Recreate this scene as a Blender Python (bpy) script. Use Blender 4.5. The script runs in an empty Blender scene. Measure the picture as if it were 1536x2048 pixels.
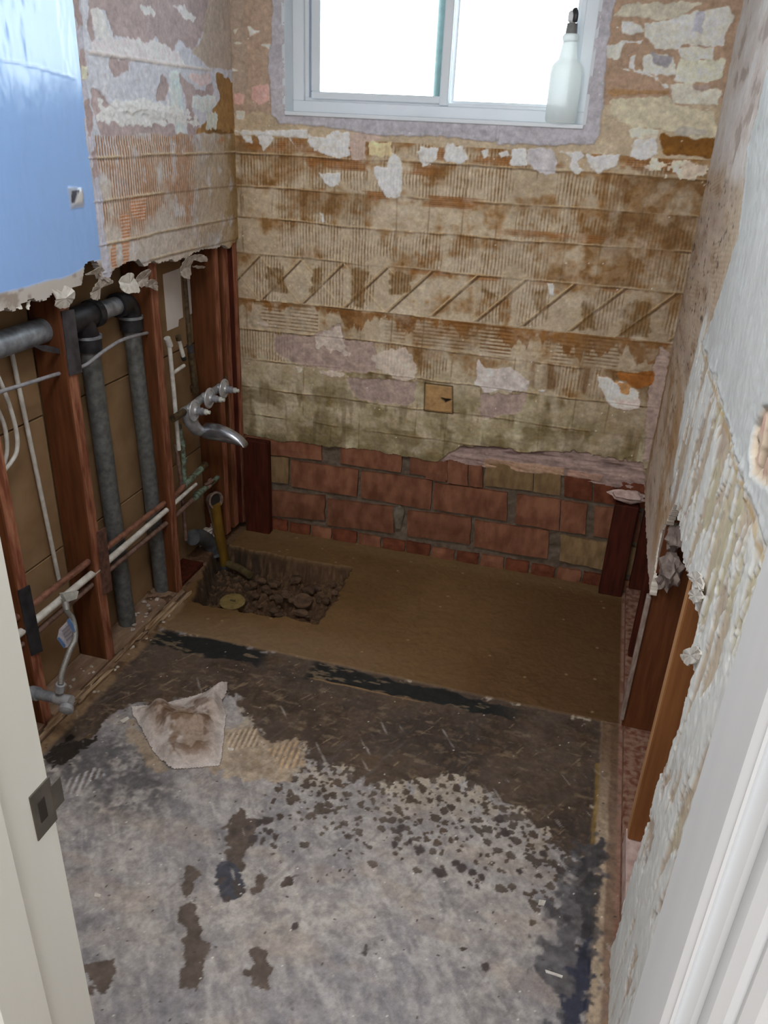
import bpy, bmesh, math, random
import numpy as np
from mathutils import Vector, Matrix

# ------------------------------------------------------------------ camera
SC = bpy.context.scene
COL = SC.collection
cam = bpy.data.cameras.new('camera'); cam_o = bpy.data.objects.new('camera', cam); COL.objects.link(cam_o)
cam.sensor_fit = 'VERTICAL'; cam.sensor_height = 36.0; cam.sensor_width = 27.0
cam.lens = 27.82; cam.clip_start = 0.01
cam_o.matrix_world = Matrix(((0.96098653, -0.15789302, 0.22710062, 1.28944),
                             (0.27327034, 0.41505635, -0.86778543, -2.70354),
                             (0.04275771, 0.89598997, 0.44201104, 1.54884), (0, 0, 0, 1)))
SC.camera = cam_o
# ------------------------------------------------------------------ world, lamps, exposure
W = bpy.data.worlds.new('world'); SC.world = W; W.use_nodes = True
bg = W.node_tree.nodes['Background']
bg.inputs[0].default_value = (0.88, 0.945, 1.0, 1); bg.inputs[1].default_value = 7.0
SC.view_settings.view_transform = 'Standard'; SC.view_settings.look = 'None'
SC.view_settings.exposure = 0.0; SC.view_settings.gamma = 1.0
SC.view_settings.use_curve_mapping = False

def area(name, loc, rot, sx, sy, power, col):
    l = bpy.data.lights.new(name, 'AREA'); l.shape = 'RECTANGLE'; l.size = sx; l.size_y = sy
    l.energy = power; l.color = col
    o = bpy.data.objects.new(name, l); COL.objects.link(o); o.location = loc; o.rotation_euler = rot
    return o
# unseen fill light added under the bathroom ceiling, and daylight coming down the hall behind the door
area('ceiling_fill_light', (0.80, -1.95, 2.36), (0, 0, 0), 0.5, 0.5, 16, (0.98, 0.98, 0.98))
area('hall_daylight', (1.3, -4.3, 1.75), (math.radians(80), 0, 0), 2.0, 1.6, 42, (0.97, 0.99, 1.0))

# ------------------------------------------------------------------ helpers
RNG = random.Random(7)
def lin(c):
    c = np.asarray(c, float) / 255.0
    return np.where(c <= 0.04045, c / 12.92, ((c + 0.055) / 1.055) ** 2.4)
def sl(c): return tuple(float(x) for x in lin(c)) + (1.0,)

_tabs = {}
def vn(x, y, seed=0):
    if seed not in _tabs:
        _tabs[seed] = np.random.RandomState(1000 + seed).rand(257, 257) * 2 - 1
        _tabs[seed][256] = _tabs[seed][0]; _tabs[seed][:, 256] = _tabs[seed][:, 0]
    T = _tabs[seed]
    xi = np.floor(x); yi = np.floor(y); fx = x - xi; fy = y - yi
    xi = xi.astype(int) & 255; yi = yi.astype(int) & 255
    fx = fx * fx * (3 - 2 * fx); fy = fy * fy * (3 - 2 * fy)
    return (T[xi, yi] * (1 - fx) + T[xi + 1, yi] * fx) * (1 - fy) + (T[xi, yi + 1] * (1 - fx) + T[xi + 1, yi + 1] * fx) * fy
def fbm(x, y, sx, sy=None, seed=0, octv=4):
    sy = sx if sy is None else sy
    r = 0; a = 1.0; t = 0
    for k in range(octv):
        r = r + a * vn(x * sx * 2 ** k + 17.3 * k, y * sy * 2 ** k + 5.1 * k, seed + k); t += a; a *= 0.55
    return r / t * 1.6
def cells(x, y, s, seed=0):
    """distance to the nearest jittered point, and that point's random number"""
    x = x * s; y = y * s; xi = np.floor(x).astype(int); yi = np.floor(y).astype(int)
    R = np.random.RandomState(5000 + seed); J = R.rand(64, 64, 3)
    best = np.full(x.shape, 9.0); rid = np.zeros(x.shape)
    for dx in (-1, 0, 1):
        for dy in (-1, 0, 1):
            j = J[(xi + dx) & 63, (yi + dy) & 63]
            d = np.hypot(xi + dx + j[..., 0] - x, yi + dy + j[..., 1] - y)
            m = d < best; best = np.where(m, d, best); rid = np.where(m, j[..., 2], rid)
    return best, rid
def ss(a, b, x):
    t = np.clip((x - a) / (b - a), 0, 1); return t * t * (3 - 2 * t)
def poly_sd(u, v, poly):
    p = np.array(poly); n = len(p)
    d = np.full(u.shape, 1e9); ins = np.zeros(u.shape, bool)
    for i in range(n):
        a = p[i]; b = p[(i + 1) % n]; e = b - a
        wx = u - a[0]; wy = v - a[1]
        t = np.clip((wx * e[0] + wy * e[1]) / (e @ e + 1e-12), 0, 1)
        d = np.minimum(d, np.hypot(wx - t * e[0], wy - t * e[1]))
        c = ((a[1] > v) != (b[1] > v))
        if abs(e[1]) > 1e-12:
            ins ^= c & (u < a[0] + (v - a[1]) / e[1] * e[0])
    return np.where(ins, -d, d)
def line_d(u, v, pts):
    d = np.full(u.shape, 1e9)
    for a, b in zip(pts[:-1], pts[1:]):
        a = np.array(a); b = np.array(b); e = b - a
        t = np.clip(((u - a[0]) * e[0] + (v - a[1]) * e[1]) / (e @ e + 1e-12), 0, 1)
        d = np.minimum(d, np.hypot(u - a[0] - t * e[0], v - a[1] - t * e[1]))
    return d

class Paint:
    """a fine grid in (u, v) with a colour, a height and a roughness per point"""
    def __init__(s, u0, u1, v0, v1, su, sv):
        nu = int(round((u1 - u0) / su)) + 1; nv = int(round((v1 - v0) / sv)) + 1
        s.u, s.v = np.meshgrid(np.linspace(u0, u1, nu), np.linspace(v0, v1, nv), indexing='ij')
        s.c = np.zeros(s.u.shape + (3,)); s.h = np.zeros(s.u.shape); s.r = np.full(s.u.shape, 0.85)
        s.keep = np.ones(s.u.shape, bool)
    def n(s, sx, sy=None, seed=0, octv=4): return fbm(s.u, s.v, sx, sy, seed, octv)
    def lay(s, m, col, dh=0.0, rough=None, sel=None):
        m = np.clip(m, 0, 1); c = lin(col)
        if sel is None:
            s.c += (c - s.c) * m[..., None]; s.h += dh * m
            if rough is not None: s.r += (rough - s.r) * m
        else:
            s.c[sel] += (c - s.c[sel]) * m[..., None]; s.h[sel] += dh * m
            if rough is not None: s.r[sel] += (rough - s.r[sel]) * m
    def poly(s, pts, col, dh=0.0, rough=None, soft=0.002, warp=0.006, wf=45, seed=0, a=1.0, var=0.0, vf=30):
        """paint a polygon with a noisy edge; var mottles its colour"""
        p = np.array(pts); mg = warp * 2.5 + soft * 2
        sel = (s.u > p[:, 0].min() - mg) & (s.u < p[:, 0].max() + mg) & (s.v > p[:, 1].min() - mg) & (s.v < p[:, 1].max() + mg)
        if not sel.any(): return
        u = s.u[sel]; v = s.v[sel]
        sd = poly_sd(u, v, pts) + warp * fbm(u, v, wf, None, seed, 3)
        m = ss(soft, -soft, sd) * a
        s.lay(m, col, dh, rough, sel)
        if var:
            t = fbm(u, v, vf, None, seed + 9, 4) * var
            s.c[sel] *= (1 + t * m)[..., None]
    def mul(s, f): s.c *= f[..., None]

def build(P, name, pos, mat, parent=None, skirt=None, skirt_col=(190, 182, 172)):
    nu, nv = P.u.shape
    X = pos(P.u, P.v, P.h).reshape(-1, 3)
    col = np.clip(P.c.reshape(-1, 3), 0, 1); rg = P.r.reshape(-1)
    idx = np.arange(nu * nv).reshape(nu, nv)
    k = P.keep
    fk = k[:-1, :-1] & k[1:, :-1] & k[1:, 1:] & k[:-1, 1:]
    q = np.stack([idx[:-1, :-1], idx[1:, :-1], idx[1:, 1:], idx[:-1, 1:]], -1)[fk]
    if skirt is not None:
        pad = np.pad(fk, 1)
        E = []
        c = pad[1:-1, 1:-1]
        for (sh, a, b) in (((0, 1), 0, 1), ((2, 1), 1, 2)):
            pass
        i, j = np.where(c & ~pad[:-2, 1:-1]); E.append(np.stack([idx[i, j + 1], idx[i, j]], -1))
        i, j = np.where(c & ~pad[2:, 1:-1]); E.append(np.stack([idx[i + 1, j], idx[i + 1, j + 1]], -1))
        i, j = np.where(c & ~pad[1:-1, :-2]); E.append(np.stack([idx[i, j], idx[i + 1, j]], -1))
        i, j = np.where(c & ~pad[1:-1, 2:]); E.append(np.stack([idx[i + 1, j + 1], idx[i, j + 1]], -1))
        E = np.concatenate(E)
        uq, inv = np.unique(E, return_inverse=True); inv = inv.reshape(E.shape)
        base = len(X)
        sc = np.tile(lin(skirt_col), (len(uq), 1)) * (0.85 + 0.3 * np.random.RandomState(3).rand(len(uq), 1))
        F = X[uq]                                  # a second copy of the rim, so that the broken edge keeps its own colour
        X = np.concatenate([X, F, X[uq] + np.array(skirt)])
        col = np.concatenate([col, sc, sc * 0.9]); rg = np.concatenate([rg, np.full(2 * len(uq), 0.9)])
        f = base + inv; b = base + len(uq) + inv
        q = np.concatenate([q, np.stack([f[:, 1], f[:, 0], b[:, 0], b[:, 1]], -1)])
    used, inv = np.unique(q, return_inverse=True); q = inv.reshape(q.shape)
    X = X[used]; col = col[used]; rg = rg[used]
    me = bpy.data.meshes.new(name)
    me.vertices.add(len(X)); me.vertices.foreach_set('co', X.astype(np.float32).ravel())
    me.loops.add(q.size); me.loops.foreach_set('vertex_index', q.astype(np.int32).ravel())
    me.polygons.add(len(q)); me.polygons.foreach_set('loop_start', (np.arange(len(q)) * 4).astype(np.int32))
    me.polygons.foreach_set('use_smooth', np.ones(len(q), bool))
    me.update(calc_edges=True)
    a = me.attributes.new('Col', 'FLOAT_COLOR', 'POINT')
    a.data.foreach_set('color', np.concatenate([col, np.ones((len(X), 1))], 1).astype(np.float32).ravel())
    a = me.attributes.new('Rough', 'FLOAT', 'POINT'); a.data.foreach_set('value', rg.astype(np.float32))
    me.materials.append(mat)
    o = bpy.data.objects.new(name, me); COL.objects.link(o)
    if parent: o.parent = parent
    return o

# ------------------------------------------------------------------ materials
def nodes(name):
    m = bpy.data.materials.new(name); m.use_nodes = True
    nt = m.node_tree; b = nt.nodes['Principled BSDF']; return m, nt, b
def add(nt, t, **kw):
    n = nt.nodes.new(t)
    for k, v in kw.items(): setattr(n, k, v)
    return n
def surf_mat(name, grain=0.20, gs=55.0, bump=0.22, bs=520.0, spec=0.3):
    m, nt, b = nodes(name); L = nt.links.new
    at = add(nt, 'ShaderNodeAttribute', attribute_name='Col'); ar = add(nt, 'ShaderNodeAttribute', attribute_name='Rough')
    tc = add(nt, 'ShaderNodeTexCoord')
    n1 = add(nt, 'ShaderNodeTexNoise'); n1.inputs['Scale'].default_value = gs; n1.inputs['Detail'].default_value = 9; n1.inputs['Roughness'].default_value = 0.72
    n2 = add(nt, 'ShaderNodeTexNoise'); n2.inputs['Scale'].default_value = bs; n2.inputs['Detail'].default_value = 4
    L(tc.outputs['Object'], n1.inputs['Vector']); L(tc.outputs['Object'], n2.inputs['Vector'])
    mr = add(nt, 'ShaderNodeMapRange'); mr.inputs['From Min'].default_value = 0.3; mr.inputs['From Max'].default_value = 0.7
    mr.inputs['To Min'].default_value = 1 - grain; mr.inputs['To Max'].default_value = 1 + grain
    L(n1.outputs[0], mr.inputs[0])
    sm = add(nt, 'ShaderNodeMapRange'); sm.inputs['From Min'].default_value = 0.55; sm.inputs['From Max'].default_value = 0.84   # smoother paint and damp slab show less grain
    sm.inputs['To Min'].default_value = 0.2; L(ar.outputs['Fac'], sm.inputs[0])
    gm = add(nt, 'ShaderNodeMix', data_type='FLOAT'); gm.inputs['A'].default_value = 1.0
    L(sm.outputs[0], gm.inputs['Factor']); L(mr.outputs[0], gm.inputs['B'])
    vm = add(nt, 'ShaderNodeVectorMath', operation='SCALE'); L(at.outputs['Color'], vm.inputs[0]); L(gm.outputs['Result'], vm.inputs['Scale'])
    L(vm.outputs[0], b.inputs['Base Color']); L(ar.outputs['Fac'], b.inputs['Roughness'])
    bp = add(nt, 'ShaderNodeBump'); bp.inputs['Strength'].default_value = bump; bp.inputs['Distance'].default_value = 0.002
    L(n2.outputs[0], bp.inputs['Height']); L(bp.outputs[0], b.inputs['Normal'])
    b.inputs['Specular IOR Level'].default_value = spec
    return m
def mat(name, c1, c2=None, rough=0.6, metal=0.0, scale=30.0, stretch=(1, 1, 1), bump=0.15, detail=5, spec=0.5, lo=0.35, hi=0.65, rand=0.0):
    """colour c1 mottled with c2 by noise, a fine bump, and a little change per object"""
    m, nt, b = nodes(name); L = nt.links.new
    tc = add(nt, 'ShaderNodeTexCoord'); mp = add(nt, 'ShaderNodeMapping'); mp.inputs['Scale'].default_value = stretch
    oi = add(nt, 'ShaderNodeObjectInfo')
    L(tc.outputs['Object'], mp.inputs['Vector']); L(oi.outputs['Random'], mp.inputs['Location'])
    n = add(nt, 'ShaderNodeTexNoise'); n.inputs['Scale'].default_value = scale; n.inputs['Detail'].default_value = detail
    L(mp.outputs[0], n.inputs['Vector'])
    mr = add(nt, 'ShaderNodeMapRange'); mr.inputs['From Min'].default_value = lo; mr.inputs['From Max'].default_value = hi
    L(n.outputs[0], mr.inputs[0])
    mx = add(nt, 'ShaderNodeMix', data_type='RGBA')
    mx.inputs['A'].default_value = sl(c1); mx.inputs['B'].default_value = sl(c2 or c1); L(mr.outputs[0], mx.inputs['Factor'])
    out = mx.outputs['Result']
    if rand:
        r2 = add(nt, 'ShaderNodeMapRange'); r2.inputs['To Min'].default_value = 1 - rand; r2.inputs['To Max'].default_value = 1 + rand
        L(oi.outputs['Random'], r2.inputs[0])
        vm = add(nt, 'ShaderNodeVectorMath', operation='SCALE'); L(out, vm.inputs[0]); L(r2.outputs[0], vm.inputs['Scale']); out = vm.outputs[0]
    L(out, b.inputs['Base Color'])
    b.inputs['Roughness'].default_value = rough; b.inputs['Metallic'].default_value = metal; b.inputs['Specular IOR Level'].default_value = spec
    if bump:
        bp = add(nt, 'ShaderNodeBump'); bp.inputs['Strength'].default_value = bump; bp.inputs['Distance'].default_value = 0.003
        L(n.outputs[0], bp.inputs['Height']); L(bp.outputs[0], b.inputs['Normal'])
    return m
M = {}
M['plaster'] = surf_mat('stripped_plaster')
M['floor'] = surf_mat('stained_concrete', grain=0.30, gs=38, bump=0.25, bs=300, spec=0.3)
M['lwall'] = surf_mat('peeling_paint')
M['rwall'] = surf_mat('chipped_paint', grain=0.07, bump=0.2)
M['cloth'] = surf_mat('dirty_cloth', grain=0.25, gs=90, bump=0.5, bs=500, spec=0.1)
M['wood'] = mat('red_stud_wood', (106, 61, 32), (86, 47, 23), 0.75, scale=14, stretch=(5, 5, 0.5), bump=0.2, rand=0.12, spec=0.25)
M['wood_edge'] = mat('pale_stud_edge', (166, 112, 86), (116, 66, 46), 0.8, scale=26, stretch=(3, 3, 0.5), bump=0.25, rand=0.1, spec=0.2)  # front faces of the studs, lighter and pinker than the sides
M['darkwood'] = mat('dark_red_wood', (82, 34, 20), (56, 22, 13), 0.75, scale=16, stretch=(4, 4, 0.5), bump=0.2, spec=0.2)
M['newwood'] = mat('fresh_brown_wood', (148, 98, 58), (128, 80, 44), 0.65, scale=10, stretch=(6, 6, 0.4), bump=0.1, spec=0.25)
M['kraft'] = mat('brown_board_paper', (152, 124, 92), (134, 106, 76), 0.85, scale=9, bump=0.05, spec=0.2)
M['whiteboard'] = mat('pale_board', (232, 226, 220), (218, 212, 206), 0.8, scale=8, bump=0.05)
M['plate_dirt'] = mat('dusty_timber', (142, 116, 96), (112, 88, 68), 0.9, scale=25, stretch=(2, 0.6, 1), bump=0.3)
M['splinter'] = mat('splintered_timber', (176, 152, 122), (112, 84, 56), 0.85, scale=22, stretch=(4, 0.5, 4), bump=0.5)
M['galv'] = mat('galvanised_pipe', (160, 166, 174), (124, 128, 134), 0.45, 0.4, scale=45, bump=0.12, rand=0.05)
M['galv_dark'] = mat('dull_drain_pipe', (112, 114, 112), (86, 88, 87), 0.6, 0.2, scale=60, bump=0.15)
M['iron'] = mat('black_iron_fitting', (52, 52, 56), (34, 34, 38), 0.5, 0.3, scale=40, bump=0.2)
M['strap'] = mat('grey_steel_plate', (92, 90, 96), (66, 62, 68), 0.5, 0.5, scale=30, bump=0.15)
M['strap_dark'] = mat('dark_steel_plate', (62, 62, 66), (44, 44, 48), 0.55, 0.4, scale=40, bump=0.2)
M['cable'] = mat('grey_cable_sheath', (150, 148, 152), (128, 126, 130), 0.55, scale=60, bump=0.05)
M['wcable'] = mat('white_cable_sheath', (202, 200, 194), (182, 178, 170), 0.5, scale=60, bump=0.05)
M['copper'] = mat('tarnished_copper', (158, 112, 92), (112, 74, 60), 0.5, 0.35, scale=50, bump=0.1)
M['brownpipe'] = mat('brown_old_pipe', (138, 112, 100), (100, 76, 66), 0.6, 0.15, scale=50, bump=0.15)
M['wpipe'] = mat('white_pipe', (222, 220, 214), (190, 186, 178), 0.45, scale=40, bump=0.05)
M['brass'] = mat('dull_brass', (110, 92, 66), (72, 58, 44), 0.5, 0.5, scale=60, bump=0.15)
M['verdigris'] = mat('corroded_copper', (128, 150, 132), (78, 70, 54), 0.75, 0.1, scale=70, bump=0.4)
M['castgrey'] = mat('matte_cast_metal', (176, 178, 182), (150, 152, 156), 0.42, 0.3, scale=50, bump=0.1)
M['chrome'] = mat('brushed_chrome', (190, 194, 202), (160, 164, 172), 0.22, 0.85, scale=30, bump=0.03)
M['stem'] = mat('pale_stem', (214, 216, 208), (186, 188, 182), 0.4, 0.0, scale=60, bump=0.05)
M['stem_grey'] = mat('grey_stem', (172, 174, 182), (150, 152, 160), 0.35, 0.4, scale=60, bump=0.05)
M['yellow'] = mat('yellowed_pipe', (132, 100, 36), (104, 76, 26), 0.5, 0.1, scale=35, stretch=(1, 1, .4), bump=0.1)
M['ring'] = mat('dusty_ring', (140, 122, 108), (100, 84, 74), 0.6, 0.1, scale=60, bump=0.2)
M['abs'] = mat('dark_plastic', (84, 86, 90), (62, 64, 68), 0.55, 0.0, scale=40, bump=0.1)
M['flange'] = mat('old_brass_flange', (150, 132, 84), (122, 104, 62), 0.5, 0.2, scale=45, bump=0.15)
M['darkbrass'] = mat('dirty_brass', (112, 98, 66), (84, 72, 48), 0.5, 0.3, scale=45, bump=0.15)
M['braid'] = mat('braided_steel', (160, 158, 154), (128, 126, 122), 0.4, 0.5, scale=400, bump=0.4)
M['tag'] = mat('printed_tag', (220, 218, 224), (196, 190, 200), 0.5, scale=120, bump=0)
M['tag_blue'] = mat('blue_tag_print', (112, 146, 196), (96, 130, 182), 0.5, bump=0)
M['tag_grey'] = mat('grey_tag_print', (150, 146, 160), None, 0.5, bump=0)
M['brick'] = mat('red_clay_brick', (144, 98, 74), (112, 70, 50), 0.9, scale=16, stretch=(1.6, 1, .8), bump=0.4, rand=0.14, spec=0.2)
M['brick_yellow'] = mat('buff_clay_brick', (146, 120, 86), (120, 96, 66), 0.9, scale=24, stretch=(2, 1, .7), bump=0.4, rand=0.06, spec=0.2)
M['brick_dark'] = mat('dark_red_brick', (122, 70, 48), (94, 50, 34), 0.9, scale=26, bump=0.4, rand=0.12, spec=0.2)
M['mortar'] = surf_mat('grey_mortar', grain=0.3, bump=0.6)
M['window_white'] = mat('white_window_frame', (234, 240, 246), (228, 236, 242), 0.35, scale=8, bump=0.02)
M['reveal'] = mat('white_reveal_paint', (222, 228, 234), (216, 222, 228), 0.5, scale=10, bump=0.05)
M['jamb'] = mat('white_gloss_trim', (240, 242, 236), (234, 236, 230), 0.38, scale=6, stretch=(3, 3, .3), bump=0.03)
M['casing'] = mat('white_trim_paint', (220, 222, 224), (212, 214, 216), 0.4, scale=6, stretch=(3, 3, .3), bump=0.03)
M['hallpaint'] = mat('pale_pink_hall_paint', (226, 216, 208), (222, 212, 204), 0.7, scale=8, bump=0.05)
M['ceiling'] = mat('ceiling_paint', (224, 222, 216), (216, 214, 208), 0.9, scale=12, bump=0.1)
M['strike'] = mat('strike_metal', (128, 124, 116), (104, 100, 92), 0.35, 0.7, scale=25, bump=0.05)
M['strike_hole_shade'] = mat('strike_shade_dark', (46, 40, 34), None, 0.8, bump=0)
M['gypsum'] = mat('torn_gypsum_paper', (184, 174, 164), (150, 138, 126), 0.9, scale=60, bump=0.4)
M['flake'] = mat('white_paint_flake', (222, 218, 210), (196, 190, 180), 0.7, scale=60, bump=0.3)
M['pinkflake'] = mat('pinkish_plaster_lump', (214, 190, 182), (176, 146, 138), 0.85, scale=45, bump=0.5)
M['greylump'] = mat('grey_crumpled_paper', (148, 134, 126), (110, 96, 90), 0.95, scale=40, bump=0.6)
M['stone'] = mat('dirt_stone', (96, 72, 52), (66, 48, 34), 0.9, scale=40, bump=0.6, rand=0.2)
M['blackcap'] = mat('black_plastic', (38, 40, 48), (30, 32, 38), 0.4, bump=0)
M['greycap'] = mat('grey_plastic_collar', (132, 132, 130), (118, 118, 116), 0.5, scale=120, bump=0.1)
M['whitecap'] = mat('white_plastic_head', (230, 232, 232), (222, 224, 224), 0.4, bump=0)
M['downpipe'] = mat('pale_green_downpipe', (84, 108, 108), (76, 98, 98), 0.6, bump=0)
M['outside_ledge'] = mat('grimy_outer_ledge', (150, 142, 134), (96, 88, 80), 0.9, scale=60, bump=0.4)
def bottle_mat():
    m, nt, b = nodes('milky_plastic')
    b.inputs['Base Color'].default_value = sl((236, 238, 236)); b.inputs['Roughness'].default_value = 0.35
    b.inputs['Transmission Weight'].default_value = 0.0
    tr = add(nt, 'ShaderNodeBsdfTranslucent'); tr.inputs['Color'].default_value = sl((246, 248, 246))
    tp = add(nt, 'ShaderNodeBsdfTransparent'); tp.inputs['Color'].default_value = (1, 1, 1, 1)
    m1 = add(nt, 'ShaderNodeMixShader'); m1.inputs[0].default_value = 0.55
    m2 = add(nt, 'ShaderNodeMixShader'); m2.inputs[0].default_value = 0.16
    nt.links.new(b.outputs[0], m1.inputs[1]); nt.links.new(tr.outputs[0], m1.inputs[2])
    nt.links.new(m1.outputs[0], m2.inputs[1]); nt.links.new(tp.outputs[0], m2.inputs[2])
    nt.links.new(m2.outputs[0], nt.nodes['Material Output'].inputs['Surface'])
    return m
M['milky'] = bottle_mat()
def glass_mat():
    m, nt, b = nodes('window_glass'); nt.nodes.remove(b)
    tp = add(nt, 'ShaderNodeBsdfTransparent'); tp.inputs['Color'].default_value = (0.93, 0.97, 0.97, 1)
    gl = add(nt, 'ShaderNodeBsdfGlossy'); gl.inputs['Roughness'].default_value = 0.02
    fr = add(nt, 'ShaderNodeFresnel'); fr.inputs['IOR'].default_value = 1.3
    mx = add(nt, 'ShaderNodeMixShader')
    nt.links.new(fr.outputs[0], mx.inputs[0]); nt.links.new(tp.outputs[0], mx.inputs[1]); nt.links.new(gl.outputs[0], mx.inputs[2])
    nt.links.new(mx.outputs[0], nt.nodes['Material Output'].inputs['Surface'])
    return m
M['glass'] = glass_mat()
def panel_mat():
    m = surf_mat('gloss_paint_sky_tint', grain=0.015, gs=40, bump=0.08, bs=60, spec=0.6)
    b = m.node_tree.nodes['Principled BSDF']; b.inputs['Coat Weight'].default_value = 0.7; b.inputs['Coat Roughness'].default_value = 0.16; b.inputs['Coat IOR'].default_value = 1.6
    return m
M['panel'] = panel_mat()

# ------------------------------------------------------------------ mesh helpers
def link(name, me, m, parent=None):
    o = bpy.data.objects.new(name, me); COL.objects.link(o)
    if m is not None and not me.materials: me.materials.append(m)
    if parent: o.parent = parent
    return o
def obj(name, bm, m, parent=None, smooth=False):
    bmesh.ops.recalc_face_normals(bm, faces=bm.faces[:])
    me = bpy.data.meshes.new(name); bm.to_mesh(me); bm.free()
    if smooth:
        me.polygons.foreach_set('use_smooth', [True] * len(me.polygons))
        try: me.set_sharp_from_angle(angle=math.radians(40))
        except Exception: pass
    return link(name, me, m, parent)
def box(lo, hi, bev=0.0, bm=None, rot=None):
    bm = bm or bmesh.new()
    r = bmesh.ops.create_cube(bm, size=1.0)
    c = [(a + b) / 2 for a, b in zip(lo, hi)]; d = [abs(b - a) for a, b in zip(lo, hi)]
    for v in r['verts']:
        p = Vector((v.co.x * d[0], v.co.y * d[1], v.co.z * d[2]))
        if rot: p = rot @ p
        v.co = p + Vector(c)
    if bev:
        es = list({e for v in r['verts'] for e in v.link_edges})
        bmesh.ops.bevel(bm, geom=es, offset=bev, segments=1, affect='EDGES')
    return bm
def tube(pts, r, seg=14, bm=None, cap=True):
    """round tube along pts; r is one radius or one per point"""
    bm = bm or bmesh.new()
    pts = [Vector(p) for p in pts]; n = len(pts)
    rs = [r] * n if isinstance(r, (int, float)) else r
    up = None; rings = []
    for i, p in enumerate(pts):
        t = (pts[min(i + 1, n - 1)] - pts[max(i - 1, 0)]).normalized()
        if up is None:
            up = t.cross(Vector((0.31, 0.2, 0.93))).normalized()
            if up.length < .1: up = t.orthogonal().normalized()
        up = (up - t * up.dot(t)).normalized(); w = t.cross(up)
        rings.append([bm.verts.new(p + (up * math.cos(a) + w * math.sin(a)) * rs[i]) for a in [2 * math.pi * k / seg for k in range(seg)]])
    for a, b in zip(rings[:-1], rings[1:]):
        for k in range(seg): bm.faces.new((a[k], a[(k + 1) % seg], b[(k + 1) % seg], b[k]))
    if cap: bm.faces.new(rings[0][::-1]); bm.faces.new(rings[-1])
    return bm
def spline(pts, k=6):
    """Catmull-Rom through pts"""
    P = [Vector(p) for p in pts]; P = [P[0] * 2 - P[1]] + P + [P[-1] * 2 - P[-2]]; o = []
    for i in range(1, len(P) - 2):
        for j in range(k):
            t = j / k; a, b, c, d = P[i - 1:i + 3]
            o.append(0.5 * ((2 * b) + (c - a) * t + (2 * a - 5 * b + 4 * c - d) * t * t + (3 * b - a - 3 * c + d) * t ** 3))
    o.append(P[-2]); return o
def lathe(prof, base, axis=(0, 0, 1), seg=24, bm=None, sx=1.0):
    """prof: (radius, height) pairs about axis from base"""
    bm = bm or bmesh.new(); q = Vector((0, 0, 1)).rotation_difference(Vector(axis).normalized())
    rings = []
    for (r, h) in prof:
        rings.append([bm.verts.new(Vector(base) + q @ Vector((r * math.cos(2 * math.pi * k / seg) * sx, r * math.sin(2 * math.pi * k / seg), h))) for k in range(seg)])
    for a, b in zip(rings[:-1], rings[1:]):
        for k in range(seg): bm.faces.new((a[k], a[(k + 1) % seg], b[(k + 1) % seg], b[k]))
    bm.faces.new(rings[0][::-1]); bm.faces.new(rings[-1])
    return bm
def lump(c, size, seed, sub=2, rough=0.3, bm=None):
    bm = bm or bmesh.new(); R = random.Random(seed)
    r = bmesh.ops.create_icosphere(bm, subdivisions=sub, radius=1.0)
    off = Vector((R.random() * 50, R.random() * 50, R.random() * 50))
    from mathutils import noise
    for v in r['verts']:
        k = 1 + rough * noise.noise(v.co * 1.7 + off) + rough * 0.5 * noise.noise(v.co * 4 + off)
        v.co = Vector((v.co.x * size[0] * k + c[0], v.co.y * size[1] * k + c[1], v.co.z * size[2] * k + c[2]))
    return bm
def ragged(pts, amp, seed, k=5):
    R = random.Random(seed); P = [Vector(p) for p in pts]; n = len(P); o = []
    for i in range(n):
        a, b, c, d = P[i - 1], P[i], P[(i + 1) % n], P[(i + 2) % n]
        for j in range(k):
            t = j / k
            q = 0.5 * ((2 * b) + (c - a) * t + (2 * a - 5 * b + 4 * c - d) * t * t + (3 * b - a - 3 * c + d) * t ** 3)
            o.append(q + Vector((R.uniform(-1, 1), R.uniform(-1, 1), R.uniform(-1, 1))) * amp)
    return o
def chip_mesh(pts, th, wob=0.002, seed=0):
    """a thin broken flake: 3-D outline pts (fan about its middle) with thickness th along its normal"""
    bm = bmesh.new(); R = random.Random(seed); P = [Vector(p) for p in pts]
    c = sum(P, Vector()) / len(P); nrm = Vector()
    for a, b in zip(P, P[1:] + P[:1]): nrm += (a - c).cross(b - c)
    nrm.normalize()
    top = [bm.verts.new(p + nrm * (th + R.uniform(-wob, wob))) for p in P]; bot = [bm.verts.new(p) for p in P]
    ct = bm.verts.new(c + nrm * (th + R.uniform(-wob, wob) * 2)); cb = bm.verts.new(c)
    n = len(P)
    for i in range(n):
        j = (i + 1) % n
        bm.faces.new((top[i], top[j], ct)); bm.faces.new((bot[j], bot[i], cb)); bm.faces.new((bot[i], bot[j], top[j], top[i]))
    return bm
def thing(name, label, cat, loc=(0, 0, 0), group=None):
    o = bpy.data.objects.new(name, None); COL.objects.link(o); o.empty_display_size = 0.05
    o['label'] = label; o['category'] = cat; o['kind'] = 'thing'
    if group: o['group'] = group
    return o
def tag(o, label, cat, group=None):
    o['label'] = label; o['category'] = cat; o['kind'] = 'thing'
    if group: o['group'] = group
    return o
def struct(o): o['kind'] = 'structure'; return o

RW = 1.52          # room width
YF = -2.2          # bathroom face of the front wall
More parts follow.
